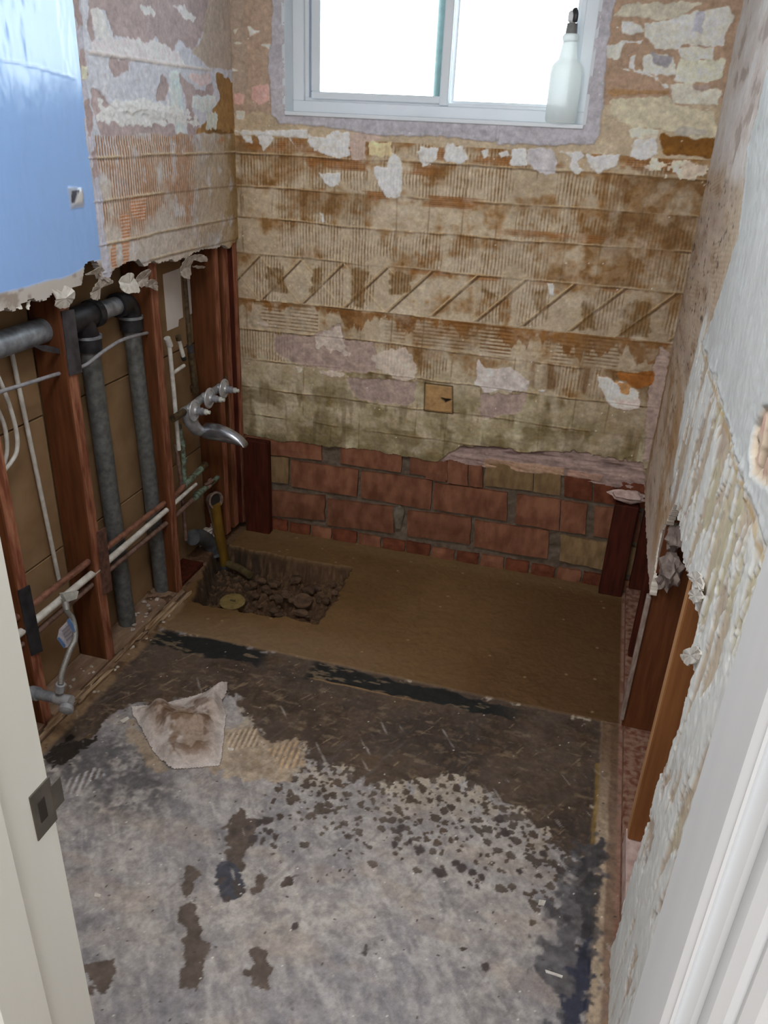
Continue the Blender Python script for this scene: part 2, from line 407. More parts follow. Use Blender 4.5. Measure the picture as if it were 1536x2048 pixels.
# ------------------------------------------------------------------ back wall
def back_wall():
    P = Paint(-0.012, RW + 0.012, 0.385, 1.93, 0.0027, 0.0027)
    u, v = P.u, P.v
    n1 = P.n(3.5, 5, 1); n2 = P.n(14, 18, 5); n3 = P.n(40, 55, 11); nf = P.n(120, 120, 21, 2)
    # thinset left by the tiles: warm beige above, olive grey below
    P.c[:] = lin((182, 166, 142))
    P.lay(ss(.95, .55, v + .05 * n1), (162, 149, 118)); P.lay(ss(-.2, .7, n2) * .6, (194, 180, 156)); P.lay(ss(.1, .9, n3) * .35, (146, 126, 96))
    rows = [.415, .505, .615, .726, .838, .947, 1.108, 1.228, 1.333, 1.437, 1.488]
    wob = .004 * P.n(5, 5, 31, 2)
    # brown mastic: thick along the top of each row, thin elsewhere, and combed
    for k in range(len(rows) - 1):
        a, b = rows[k], rows[k + 1]; t = (v + wob - a) / (b - a)
        inr = ss(-.02, .03, t) * ss(1.02, .97, t)
        if not inr.any(): continue
        amt = {0: -.55, 1: -.6, 2: -.55, 3: -.18, 4: .1, 5: -.2, 6: .05, 7: .12, 8: .2, 9: .35}[k]
        nr = fbm(u + 3.7 * k, v, 6, 10, 40 + k, 4)
        side = {6: .3, 7: .25, 8: .3}.get(k, .0) * ss(.6, 1.45, u)
        dr_ = fbm(u + 2.2 * k, v, 34, 7, 140 + k, 4)
        q = nr + amt * .9 + side + .45 * ss(.55, 1.0, t) - .22 + .35 * dr_ + .25 * n3
        m = ss(-.15, .55, q)
        tone = (150, 109, 58) if k >= 3 else (126, 106, 66)
        if k in (4,): m = np.maximum(m * .7, ss(.72, .9, t + .25 * n2 + .15 * dr_) * .95)
        P.lay(inr * m * .72, tone, .0005)
        P.lay(inr * ss(.25, .8, q) * ss(-.1, .7, n3 + .5 * dr_) * .65, (128, 88, 38) if k >= 3 else (100, 84, 46))
        P.lay(inr * ss(.7, 1.1, q + .4 * n2) * .4, (108, 71, 28))
        # notched-trowel ridges
        cid = np.floor((u + .013 * k) / .118).astype(int)
        rr = np.random.RandomState(70 + k).rand(80, 3)[cid % 80]
        if k == 4:
            ph = v / .0125; show = rr[..., 0] > .25
        else:
            ph = (u + .002 * n2) / .0112; show = rr[..., 0] > (.95 if k < 3 else (.6 if k == 5 else .32))
        tri = np.abs((ph % 1) - .5) * 2
        cu = (u + .013 * k) / .118 - cid
        blob = ss(.1, .5, 1.1 - np.abs(cu - .5) * 1.6 - np.abs(t - .55) * 1.1 + .5 * n2 + .3 * rr[..., 1])
        ridge = ss(.45, .75, tri) * show * blob * inr
        P.lay(ridge * (.6 + .3 * np.clip(n3, -1, 1)), (122, 86, 48) if k != 4 else (118, 78, 42), -.0010)
        P.h += .0008 * (1 - tri) * show * blob * inr
    # fine horizontal comb of mastic under the window
    for (z0, z1, x0, x1) in ((1.44, 1.49, 0, 1.5), (1.395, 1.437, .2, .75), (1.3, 1.345, .25, .9), (1.085, 1.108, .45, 1.4), (1.23, 1.26, .9, 1.45), (1.5, 1.6, .0, .14)):
        m = ss(z0, z0 + .01, v) * ss(z1, z1 - .008, v) * ss(x0, x0 + .1, u) * ss(x1, x1 - .1, u)
        f = np.abs(((v + .002 * n1) / .0062) % 1 - .5) * 2
        P.lay(m * ss(-.3, .3, n2) * .8, (160, 108, 58)); P.lay(m * ss(.5, .9, f) * .6 * ss(-.3, .3, n2), (112, 72, 36), -.0008)
    # raised mastic fins between the rows of tiles
    for k, z in enumerate(rows[1:-1]):
        d = v + wob - z + .0025 * np.sin(u * 3 + k)
        on = ss(-.35, .1, fbm(u, v * 0 + k, 7, 1, 90 + k, 3) + .25)
        P.lay(ss(.0026, .0008, np.abs(d + .0012 * n3)) * on * (.55 + .35 * np.clip(n2, -1, 1)), (198, 172, 132), .003)
        P.lay(ss(.0042, .0012, np.abs(d + .0052 + .001 * n3)) * (.55 + .3 * np.clip(n2, -1, 1)) * (.35 + .65 * on), (92, 66, 40), -.002)
    for k in range(14):                                   # upright joints
        x = .02 + .1115 * k
        d = np.abs(u - x - .002 * n1 - .003 * np.sin(v * 9 + k)); on = ss(-.1, .4, fbm(u * 0 + k, v, 1, 9, 120, 3))
        z_ok = ((v < .947) | (v > 1.108)) & (v < 1.44)
        P.lay(ss(.0035, .0012, d) * .5 * on * z_ok, (120, 92, 58), .0012)
    # band of diagonal tiles
    inb = ss(.947, .953, v) * ss(1.106, 1.1, v)
    for k in range(-1, 11):
        x0 = .075 + .158 * k
        d = np.abs((u - x0) - (v - .947) * 1.0) * .707
        P.lay(ss(.0032, .001, d) * inb * .95, (186, 160, 120), .0035); P.lay(ss(.005, .0016, np.abs((u - x0 - .011) - (v - .947)) * .707) * inb * .8, (92, 64, 38), -.0012)
        d2 = np.abs((u - x0 - .16) + (v - .947)) * .707
        P.lay(ss(.004, .001, d2) * inb * .6 * ss(.85, .4, u), (194, 172, 134), .002)
    for i, pts in enumerate(([(0.104,1.066),(0.166,1.065),(0.171,0.990),(0.109,0.991)], [(0.274,1.080),(0.321,1.078),(0.318,0.979),(0.267,0.987)], [(0.433,1.087),(0.472,1.088),(0.469,0.956),(0.433,0.958)], [(0.565,1.081),(0.638,1.081),(0.642,1.016),(0.571,1.015)],
                             [(1.217,1.047),(1.257,1.048),(1.264,0.970),(1.223,0.971)], [(1.350,1.065),(1.422,1.067),(1.437,0.959),(1.357,0.962)], [(0.892,1.057),(0.934,1.055),(0.944,1.014),(0.901,1.022)], [(1.051,1.072),(1.100,1.082),(1.110,0.983),(1.066,1.003)])):
        sd = poly_sd(u, v, pts) + .012 * n2 + .008 * n3; m = ss(.006, -.006, sd)
        tri = np.abs(((u + .002 * n2) / .0112) % 1 - .5) * 2
        P.lay(m * .75, (138, 104, 58)); P.lay(m * ss(.4, .8, tri) * .7, (108, 78, 40), -.001)
    # brown runs under the diagonal band, jagged below, with pale bars between
    dep = .026 + .05 * fbm(u, v * .6, 13, 9, 145, 4) + .028 * fbm(u, v * .3, 60, 9, 147, 3) + .022 * ss(.6, 1.2, u)
    m = ss(.004, -.004, (.944 + wob - v) - dep) * (v < .944 + wob)
    P.lay(m * .8, (146, 99, 46), .0006); P.lay(m * ss(.0, .7, n3 + n2) * .6, (116, 75, 32))
    hr = np.abs((v / .0125) % 1 - .5) * 2
    cols = ss(.15, .45, fbm(u, v * .3, 15, 3, 149, 3)) * ss(.84, .86, v) * ss(.945, .935, v) * ss(.4, .7, u)
    P.lay(cols * ss(.35 + .5 * n3, .8, hr) * .8, (128, 84, 42), -.001)
    m = ss(.0, .5, fbm(u, v * .5, 22, 4, 151, 3)) * ss(.735, .75, v) * ss(.845, .83, v) * ss(.85, 1.05, u)
    P.lay(m * .75, (122, 82, 42)); m2 = ss(.25, .5, -fbm(u, v * .4, 24, 4, 151, 3)) * ss(.735, .75, v) * ss(.845, .83, v) * ss(.85, 1.05, u); P.lay(m2 * .6, (184, 168, 144), .001)
    # browner columns of tiles by both corners
    P.lay(ss(1.1, 1.5, u + .05 * n2) * ss(1.49, 1.40, v) * ss(.45, .55, v) * .38, (112, 86, 56)); P.lay(ss(.10, .0, u) * ss(1.5, 1.4, v) * .3, (120, 98, 70))
    P.lay(ss(.1, .8, P.n(7, 7, 153)) * .22, (120, 100, 72)); P.lay(ss(.0, .8, P.n(22, 22, 157)) * ss(1.49, 1.4, v) * .3, (196, 186, 168))
    # ------- olive mould near the bottom
    P.lay(ss(.62, .42, v + .06 * n2) * ss(-.4, .4, n1 + n2) * .55, (104, 90, 44))
    P.lay(ss(.47, .40, v + .03 * n2) * ss(-.2, .3, n2) * .6, (84, 72, 38))
    P.lay(ss(.5, .9, fbm(u, v, 16, 3.0, 55, 3)) * ss(.85, .5, v) * .5, (190, 186, 158))
    P.lay(ss(.1, .6, fbm(u, v, 9, 12, 159, 4)) * ss(.74, .6, v) * .6, (112, 96, 56)); P.lay(ss(.2, .6, fbm(u, v, 34, 8, 161, 3)) * ss(.72, .6, v) * .4, (96, 82, 48))
    # ------- grey rough plaster where thinset fell off
    lav = (166, 146, 136)
    for i, pts in enumerate(([(0.127,0.830),(0.254,0.831),(0.295,0.848),(0.384,0.890),(0.405,0.834),(0.507,0.839),(0.529,0.796),(0.524,0.729),(0.401,0.714),(0.218,0.726),(0.154,0.746),(0.125,0.777)],
                             [(0.415,0.695),(0.680,0.714),(0.672,0.626),(0.570,0.612),(0.473,0.620),(0.423,0.662)],
                             [(0.921,0.699),(1.077,0.719),(1.066,0.652),(0.930,0.606),(0.913,0.644)],
                             [(1.474,0.819),(1.482,0.928),(1.517,0.921),(1.544,0.691),(1.561,0.537),(1.503,0.528),(1.487,0.651),(1.476,0.745)])):
        P.poly(pts, lav, -.003, warp=.006, seed=200 + i, var=.16)
    for i, pts in enumerate(([(0.295,0.835),(0.384,0.884),(0.420,0.783),(0.358,0.789),(0.303,0.796)], [(0.515,0.787),(0.600,0.830),(0.633,0.833),(0.669,0.779),(0.679,0.721),(0.606,0.712),(0.531,0.743)],
                             [(0.049,0.869),(0.113,0.869),(0.106,0.855),(0.056,0.853)], [(0.211,0.715),(0.243,0.712),(0.232,0.700)], [(0.289,0.711),(0.394,0.710),(0.374,0.687),(0.331,0.702)])):
        P.poly(pts, (198, 184, 172), .002, warp=.012, wf=40, seed=210 + i, var=.2, a=.8)
    # ------- pieces of finish plaster and paint
    wc = (206, 202, 196)
    for i, pts in enumerate((
        [(0.267,1.498),(0.323,1.493),(0.348,1.513),(0.403,1.512),(0.411,1.444),(0.374,1.431),(0.324,1.445),(0.286,1.454),(0.261,1.479)], [(0.305,1.384),(0.349,1.389),(0.381,1.391),(0.369,1.354),(0.340,1.347),(0.312,1.365)],
        [(0.491,1.416),(0.534,1.418),(0.550,1.462),(0.583,1.447),(0.586,1.405),(0.593,1.373),(0.587,1.326),(0.538,1.326),(0.512,1.357)], [(0.633,1.466),(0.649,1.482),(0.702,1.479),(0.704,1.448),(0.656,1.425),(0.640,1.445)],
        [(0.721,1.454),(0.730,1.496),(0.782,1.488),(0.800,1.453),(0.769,1.439),(0.734,1.445)], [(0.834,1.481),(0.862,1.487),(0.869,1.467),(0.851,1.456)],
        [(0.082,1.495),(0.134,1.500),(0.137,1.474),(0.103,1.439),(0.088,1.466)], [(0.030,1.485),(0.063,1.486),(0.062,1.465),(0.039,1.464)], [(0.197,1.487),(0.229,1.456),(0.213,1.461)],
        [(0.004,1.500),(0.261,1.512),(0.264,1.493),(0.024,1.489)], [(0.306,1.260),(0.319,1.261),(0.326,1.233),(0.316,1.232)],
        [(0.937,1.487),(0.979,1.494),(0.988,1.445),(0.937,1.442)], [(1.086,1.489),(1.144,1.492),(1.156,1.478),(1.138,1.463),(1.162,1.440),(1.137,1.428),(1.119,1.447),(1.120,1.472)],
        [(1.166,1.484),(1.258,1.488),(1.257,1.459),(1.204,1.437),(1.180,1.455)], [(1.289,1.485),(1.295,1.533),(1.354,1.540),(1.367,1.499),(1.336,1.478)],
        [(0.900,1.475),(0.921,1.481),(0.933,1.472),(0.907,1.466)], [(1.091,1.101),(1.117,1.101),(1.120,1.061),(1.108,1.065)], [(1.111,0.739),(1.136,0.742),(1.134,0.732),(1.113,0.730)])):
        P.poly(pts, wc, .0025, warp=.0045, wf=60, seed=230 + i, var=.12)
    P.poly([(1.346,1.474),(1.519,1.478),(1.521,1.445),(1.454,1.432),(1.405,1.453)], (205, 190, 172), .003, warp=.022, wf=50, seed=250, var=.25)
    P.poly([(0.985,1.489),(1.054,1.497),(1.083,1.460),(1.074,1.427),(1.031,1.427),(0.987,1.450)], (184, 180, 182), .002, seed=251, var=.1)
    P.poly([(0.409,1.513),(0.518,1.507),(0.512,1.496),(0.464,1.484),(0.466,1.436),(0.417,1.428),(0.403,1.481)], (184, 164, 152), .0, seed=252, var=.06)
    P.poly([(0.470,1.489),(0.548,1.493),(0.550,1.451),(0.472,1.447)], (206, 188, 148), .001, seed=253, var=.1)
    P.poly([(1.364,1.552),(1.525,1.548),(1.529,1.497),(1.382,1.495)], (140, 96, 42), .0, seed=254, var=.2)
    P.poly([(1.368,0.831),(1.486,0.845),(1.483,0.802),(1.440,0.784),(1.377,0.807)], (158, 100, 46), .0005, seed=255, var=.15)
    P.poly([(0.896,0.819),(0.924,0.790),(1.010,0.807),(1.077,0.764),(1.075,0.731),(0.927,0.706),(0.892,0.734)], (194, 184, 178), .002, seed=256, var=.16)
    P.poly([(1.306,0.811),(1.341,0.812),(1.362,0.793),(1.384,0.802),(1.447,0.773),(1.457,0.717),(1.406,0.707),(1.350,0.722),(1.327,0.757),(1.312,0.774)], (216, 192, 184), .003, seed=257, var=.15)
    P.poly([(1.367,0.800),(1.415,0.793),(1.414,0.762),(1.385,0.765)], (176, 132, 86), 0, seed=258, var=.1)
    # ------- painted plaster above
    top = ss(1.492, 1.505, v + .004 * n2)
    L_ = top * (u < .5); 
    P.poly([(-.03, 1.55), (.17, 1.56), (.17, 2), (-.03, 2)], (172, 150, 132), .001, warp=.012, wf=25, seed=260, var=.04)
    P.poly([(-.03, 1.6), (.05, 1.6), (.05, 2), (-.03, 2)], (168, 154, 140), .0, warp=.006, seed=261, a=.7)
    for i, (pts, c) in enumerate((([(0.067,1.630),(0.124,1.642),(0.130,1.595),(0.091,1.578),(0.066,1.598)], (206, 166, 158)), ([(0.003,1.612),(0.041,1.608),(0.034,1.582),(0.001,1.580)], (204, 164, 154)),
                                  ([(0.061,1.800),(0.100,1.789),(0.066,1.773)], (214, 206, 194)), ([(0.102,1.752),(0.145,1.753),(0.139,1.738)], (210, 200, 186)), ([(0.005,1.792),(0.027,1.795),(0.016,1.775)], (206, 196, 182)),
                                  ([(0.009,1.755),(0.053,1.756),(0.050,1.751)], (206, 196, 182)), ([(0.007,1.559),(0.039,1.558),(0.032,1.536),(0.006,1.538)], (212, 202, 186)), ([(-0.025,1.694),(0.018,1.677),(-0.001,1.674),(-0.026,1.674)], (210, 204, 194)))):
        P.poly(pts, c, .0015, warp=.004, seed=265 + i, var=.05)
    P.poly([(1.17, 1.63), (1.55, 1.63), (1.55, 2), (1.17, 2)], (170, 144, 122), .001, warp=.01, wf=25, seed=270, var=.05)
    up = (204, 201, 190)
    for i, (pts, c) in enumerate((
        ([(1.203,1.635),(1.377,1.650),(1.391,1.629),(1.504,1.615),(1.523,1.548),(1.466,1.545),(1.379,1.564),(1.285,1.565),(1.243,1.577),(1.218,1.604)], (190, 182, 158)),
        ([(1.272,1.829),(1.341,1.835),(1.353,1.847),(1.480,1.869),(1.503,1.849),(1.491,1.779),(1.386,1.775),(1.369,1.764),(1.312,1.767),(1.304,1.784),(1.278,1.796)], up),
        ([(1.209,1.833),(1.258,1.825),(1.275,1.808),(1.214,1.801)], up),
        ([(1.281,1.753),(1.367,1.751),(1.381,1.703),(1.289,1.705)], up),
        ([(1.305,1.754),(1.358,1.746),(1.359,1.720),(1.313,1.732)], (156, 154, 158)),
        ([(1.383,1.743),(1.503,1.745),(1.503,1.703),(1.465,1.684),(1.370,1.686),(1.379,1.712)], (204, 202, 182)),
        ([(1.372,1.772),(1.469,1.774),(1.471,1.745),(1.421,1.739),(1.387,1.747)], (204, 202, 188)),
        ([(1.372,1.677),(1.409,1.682),(1.487,1.672),(1.511,1.668),(1.509,1.633),(1.385,1.633)], (196, 192, 178)),
        ([(1.414,1.680),(1.481,1.678),(1.478,1.667),(1.440,1.670)], (164, 146, 136)),
        ([(1.180,1.772),(1.223,1.782),(1.221,1.734),(1.181,1.738)], up), ([(1.243,1.748),(1.260,1.748),(1.264,1.713),(1.248,1.717)], (212, 208, 200)),
        ([(1.219,1.717),(1.293,1.710),(1.329,1.698),(1.363,1.672),(1.349,1.672),(1.320,1.695),(1.280,1.703)], (214, 210, 200)),
        ([(1.183,1.845),(1.203,1.870),(1.281,1.879),(1.411,1.877),(1.345,1.837)], (190, 184, 166)), ([(1.402,1.856),(1.424,1.856),(1.431,1.803),(1.402,1.811)], (176, 176, 184)),
        ([(1.399,1.561),(1.440,1.576),(1.490,1.569),(1.489,1.551),(1.406,1.552)], (178, 172, 160)), ([(1.276,1.555),(1.305,1.564),(1.360,1.559),(1.359,1.540),(1.290,1.537)], (206, 196, 178)),
        ([(1.193,1.662),(1.370,1.664),(1.371,1.655),(1.201,1.644)], (168, 132, 94)), ([(1.227,1.784),(1.272,1.785),(1.266,1.779),(1.228,1.780)], (220, 214, 206)))):
        P.poly(pts, c, .002, warp=.005, wf=50, seed=280 + i, var=.06)
    # ------- smooth plaster band round the window
    band = (172, 169, 175)
    P.poly([(0.144,1.915),(0.193,1.915),(0.192,1.564),(0.891,1.564),(0.896,1.509),(0.728,1.514),(0.529,1.510),(0.273,1.528),(0.160,1.528),(0.135,1.554),(0.127,1.732),(0.143,1.758)], band, .004, warp=.004, seed=310, var=.05, vf=12)
    P.poly([(1.130,1.919),(1.189,1.920),(1.179,1.841),(1.181,1.738),(1.188,1.667),(1.194,1.547),(1.182,1.513),(0.887,1.500),(0.880,1.567),(1.137,1.573),(1.139,1.754)], band, .004, warp=.004, seed=311, var=.05, vf=12)
    # ------- broken scratch coat at the lower right
    scr = [(0.773,0.406),(0.812,0.441),(0.862,0.488),(0.921,0.500),(1.012,0.507),(1.098,0.496),(1.179,0.515),(1.264,0.531),(1.321,0.529),(1.408,0.522),(1.504,0.527),(1.557,0.371),(0.716,0.225)]
    P.poly(scr, (150, 128, 122), -.007, soft=.0015, warp=.006, seed=320, var=.16)
    sel = ss(.004, -.004, poly_sd(u, v, scr))
    st = fbm(u, v, 7, 42, 330, 4)
    P.h += sel * .0045 * st; P.lay(sel * ss(.15, .7, st) * .6, (172, 148, 138)); P.lay(sel * ss(.15, .55, -st) * .7, (104, 84, 78), -.002)
    P.poly([(0.952,0.456),(1.243,0.462),(1.244,0.430),(0.952,0.416)], (172, 140, 116), .003, warp=.003, seed=322, var=.12)
    P.poly([(1.256,0.457),(1.382,0.457),(1.374,0.428),(1.254,0.429)], (166, 132, 116), .003, warp=.003, seed=323, var=.12)
    # ------- square patch let into the wall
    bx = [(0.711,0.711),(0.812,0.712),(0.821,0.610),(0.715,0.607)]
    d = poly_sd(u, v, bx)
    P.lay(ss(.004, .0, np.abs(d)), (62, 42, 22), -.004); P.lay(ss(.0, -.004, d), (166, 132, 88), .003)
    P.poly([(0.773,0.666),(0.816,0.665),(0.791,0.648)], (40, 28, 18), -.006, warp=.003, seed=325)
    # ------- relief and small specks
    P.h += .0009 * n3 + .0005 * nf + .0015 * n2
    d, r = cells(u, v, 28, 3)
    P.lay(ss(.07, .03, d) * (r > .95), (226, 214, 196), .002)
    P.mul(1 + .10 * n3 + .07 * nf)
    lum = P.c.mean(-1); P.c *= (1.25 * np.clip(lum / .30, .3, 2.0) ** .22)[..., None]; P.c = np.minimum(P.c, .80)
    # ------- outline
    bot = [(-0.025,0.411),(0.001,0.411),(0.085,0.410),(0.146,0.402),(0.230,0.415),(0.296,0.414),(0.354,0.412),(0.455,0.421),(0.555,0.420),(0.693,0.416),(0.789,0.415),(0.826,0.429),(0.884,0.420),(0.950,0.416),(1.014,0.420),(1.242,0.427),(1.338,0.421),(1.420,0.411),(1.517,0.417),(1.546,0.420)]
    bu = np.array([p[0] for p in bot]); bv = np.array([p[1] for p in bot]); o = np.argsort(bu)
    P.keep &= v > np.interp(u, bu[o], bv[o]) + .005 * fbm(u, v, 26, None, 340, 3)
    P.keep &= ~((u > .186) & (u < 1.139) & (v > 1.566))
    w = build(P, 'wall_back', lambda u, v, h: np.stack([u, -h, v], -1), M['plaster'], None, (0, .022, 0), (150, 132, 104))
    struct(w)
    # coarse rest of the wall above the picture, round the window head
    for lo, hi in (((-.012, .0, 1.928), (.186, .03, 2.4)), ((1.139, .0, 1.928), (1.532, .03, 2.4)), ((.186, .0, 2.16), (1.139, .03, 2.4))):
        obj('upper_plaster', box(lo, hi), M['reveal'], w)
    # mortar bed behind the bricks
    P = Paint(-.15, RW + .15, -.03, .6, .006, .006)
    k = P.n(30, 40, 350, 4); P.c[:] = lin((112, 98, 84)); P.lay(ss(-.2, .5, k) * .7, (90, 76, 62)); P.lay(ss(.2, .8, P.n(10, 10, 360)) * .6, (128, 114, 96))
    P.h += .006 * k
    build(P, 'mortar', lambda u, v, h: np.stack([u, .022 - h, v], -1), M['mortar'], w)
    obj('masonry', box((-.15, .03, -.03), (.172, .14, 2.4)), M['mortar'], w); obj('masonry', box((1.153, .03, -.03), (RW + .15, .14, 2.4)), M['mortar'], w)
    obj('masonry', box((.172, .03, -.03), (1.153, .14, 1.55)), M['mortar'], w); obj('masonry', box((.186, .03, 2.17), (1.139, .14, 2.4)), M['mortar'], w)
    # bricks, one by one
    def brick(q, m, seed, proud=0.0):
        R = random.Random(seed); bm = bmesh.new(); nx, nz = 7, 3
        q = [Vector((a, b)) for a, b in q]; g = {}
        yf = .006 + R.uniform(-.002, .002) - proud
        for i in range(nx + 1):
            for j in range(nz + 1):
                s, t = i / nx, j / nz
                p = (q[0] * (1 - s) + q[1] * s) * (1 - t) + (q[3] * (1 - s) + q[2] * s) * t
                e = (i in (0, nx)) or (j in (0, nz))
                p = p + Vector((R.uniform(-1, 1), R.uniform(-1, 1))) * (.0022 if e else .001)
                g[i, j] = bm.verts.new((p.x, yf + (.0035 if e else 0) + R.uniform(-.0008, .0008), p.y))
        for i in range(nx):
            for j in range(nz): bm.faces.new((g[i, j], g[i + 1, j], g[i + 1, j + 1], g[i, j + 1]))
        rim = [g[i, 0] for i in range(nx)] + [g[nx, j] for j in range(nz)] + [g[i, nz] for i in range(nx, 0, -1)] + [g[0, j] for j in range(nz, 0, -1)]
        bk = [bm.verts.new((x.co.x, .04, x.co.z)) for x in rim]
        for i in range(len(rim)): bm.faces.new((rim[i], bk[i], bk[(i + 1) % len(rim)], rim[(i + 1) % len(rim)]))
        obj('brick', bm, m, w)
    r_, y_, d_ = M['brick'], M['brick_yellow'], M['brick_dark']
    B = [  # bottom left, bottom right, top right, top left
        ([(-0.051,0.327),(0.316,0.348),(0.316,0.436),(-0.047,0.418)], r_), ([(0.393,0.345),(0.639,0.348),(0.635,0.451),(0.392,0.448)], r_), ([(0.673,0.347),(0.819,0.343),(0.812,0.451),(0.668,0.449)], r_),
        ([(0.737,0.334),(0.815,0.334),(0.809,0.426),(0.732,0.429)], r_), ([(0.823,0.334),(0.900,0.333),(0.893,0.425),(0.817,0.428)], r_), ([(0.904,0.334),(0.956,0.335),(0.948,0.423),(0.897,0.426)], r_),
        ([(0.964,0.344),(1.141,0.350),(1.130,0.455),(0.956,0.456)], y_), ([(1.145,0.349),(1.243,0.351),(1.232,0.457),(1.134,0.456)], y_), ([(1.256,0.349),(1.355,0.348),(1.343,0.447),(1.246,0.445)], d_), ([(1.361,0.347),(1.443,0.347),(1.430,0.447),(1.350,0.447)], d_), ([(1.449,0.348),(1.548,0.351),(1.533,0.450),(1.436,0.447)], d_),
        ([(-0.027,0.208),(0.176,0.224),(0.178,0.335),(-0.023,0.324)], y_), ([(0.188,0.215),(0.465,0.215),(0.467,0.329),(0.188,0.324)], r_), ([(0.481,0.213),(0.764,0.207),(0.761,0.331),(0.480,0.327)], r_),
        ([(0.776,0.211),(1.059,0.215),(1.052,0.329),(0.771,0.324)], r_), ([(1.094,0.209),(1.258,0.206),(1.246,0.333),(1.085,0.327)], r_), ([(1.262,0.207),(1.354,0.211),(1.342,0.330),(1.248,0.332)], r_), ([(1.384,0.209),(1.549,0.210),(1.531,0.330),(1.371,0.328)], r_),
        ([(-0.034,0.051),(0.330,0.086),(0.331,0.194),(-0.029,0.168)], r_), ([(0.342,0.066),(0.622,0.080),(0.623,0.194),(0.344,0.183)], r_), ([(0.677,0.080),(0.930,0.089),(0.926,0.200),(0.674,0.191)], r_),
        ([(0.948,0.080),(1.232,0.081),(1.222,0.199),(0.942,0.193)], r_), ([(1.278,0.081),(1.450,0.077),(1.438,0.189),(1.265,0.192)], y_), ([(1.456,0.078),(1.573,0.074),(1.559,0.189),(1.444,0.190)], y_)]
    hx = [(150, 270), (276, 384), (392, 515), (524, 648), (656, 802), (810, 950), (960, 1098), (1106, 1256), (1264, 1404)]
    for a, b in hx:
        f0 = lambda x: 625 + (x - 280) * .160; f1 = lambda x: 540 + (x - 280) * .146
        pass
    for i, (q, m) in enumerate(B): brick(q, m, 400 + i)
    hd = [(0.001,-0.004),(0.090,-0.002),(0.173,0.002),(0.271,0.004),(0.364,0.005),(0.472,0.008),(0.574,0.009),(0.674,0.011),(0.779,0.013),(0.877,0.014)]
    xs = [p[0] for p in hd]
    while xs[-1] < RW + .05: xs.append(xs[-1] + .098)
    for i, (a, b) in enumerate(zip(xs[:-1], xs[1:])):
        brick([(a + .004, -.015), (b - .004, -.015), (b - .004, .05 + .003 * math.sin(i * 2)), (a + .004, .05 + .003 * math.sin(i * 2))], d_ if i % 5 in (1, 2, 6, 4) else r_, 450 + i, -.002)
    # plug of mortar in the lower course
    lump_o = obj('mortar_plug', lump(([(0.639,0.169)][0][0], .008, [(0.640,0.158)][0][1]), (.022, .012, .055), 5, 2, .35), M['mortar_plug'], w, True)
    return w
M['mortar_plug'] = mat('hard_mortar', (124, 114, 98), (96, 88, 74), 0.9, scale=50, bump=0.5)
WB = back_wall()

# short corner posts against the brick
def post(name, x0, x1, y0, y1, z0, z1, m, parent, lean=0.0):
    bm = box((x0, y0, z0), (x1, y1, z1), .003)
    for vv in bm.verts:
        if lean: vv.co.x += lean * (vv.co.z - z0)
    return obj(name, bm, m, parent)
post('corner_post', .004, .108, -.04, -.002, -.005, .405, M['darkwood'], WB)
post('corner_post', 1.435, 1.518, -.045, -.002, -.005, .372, M['darkwood'], WB)

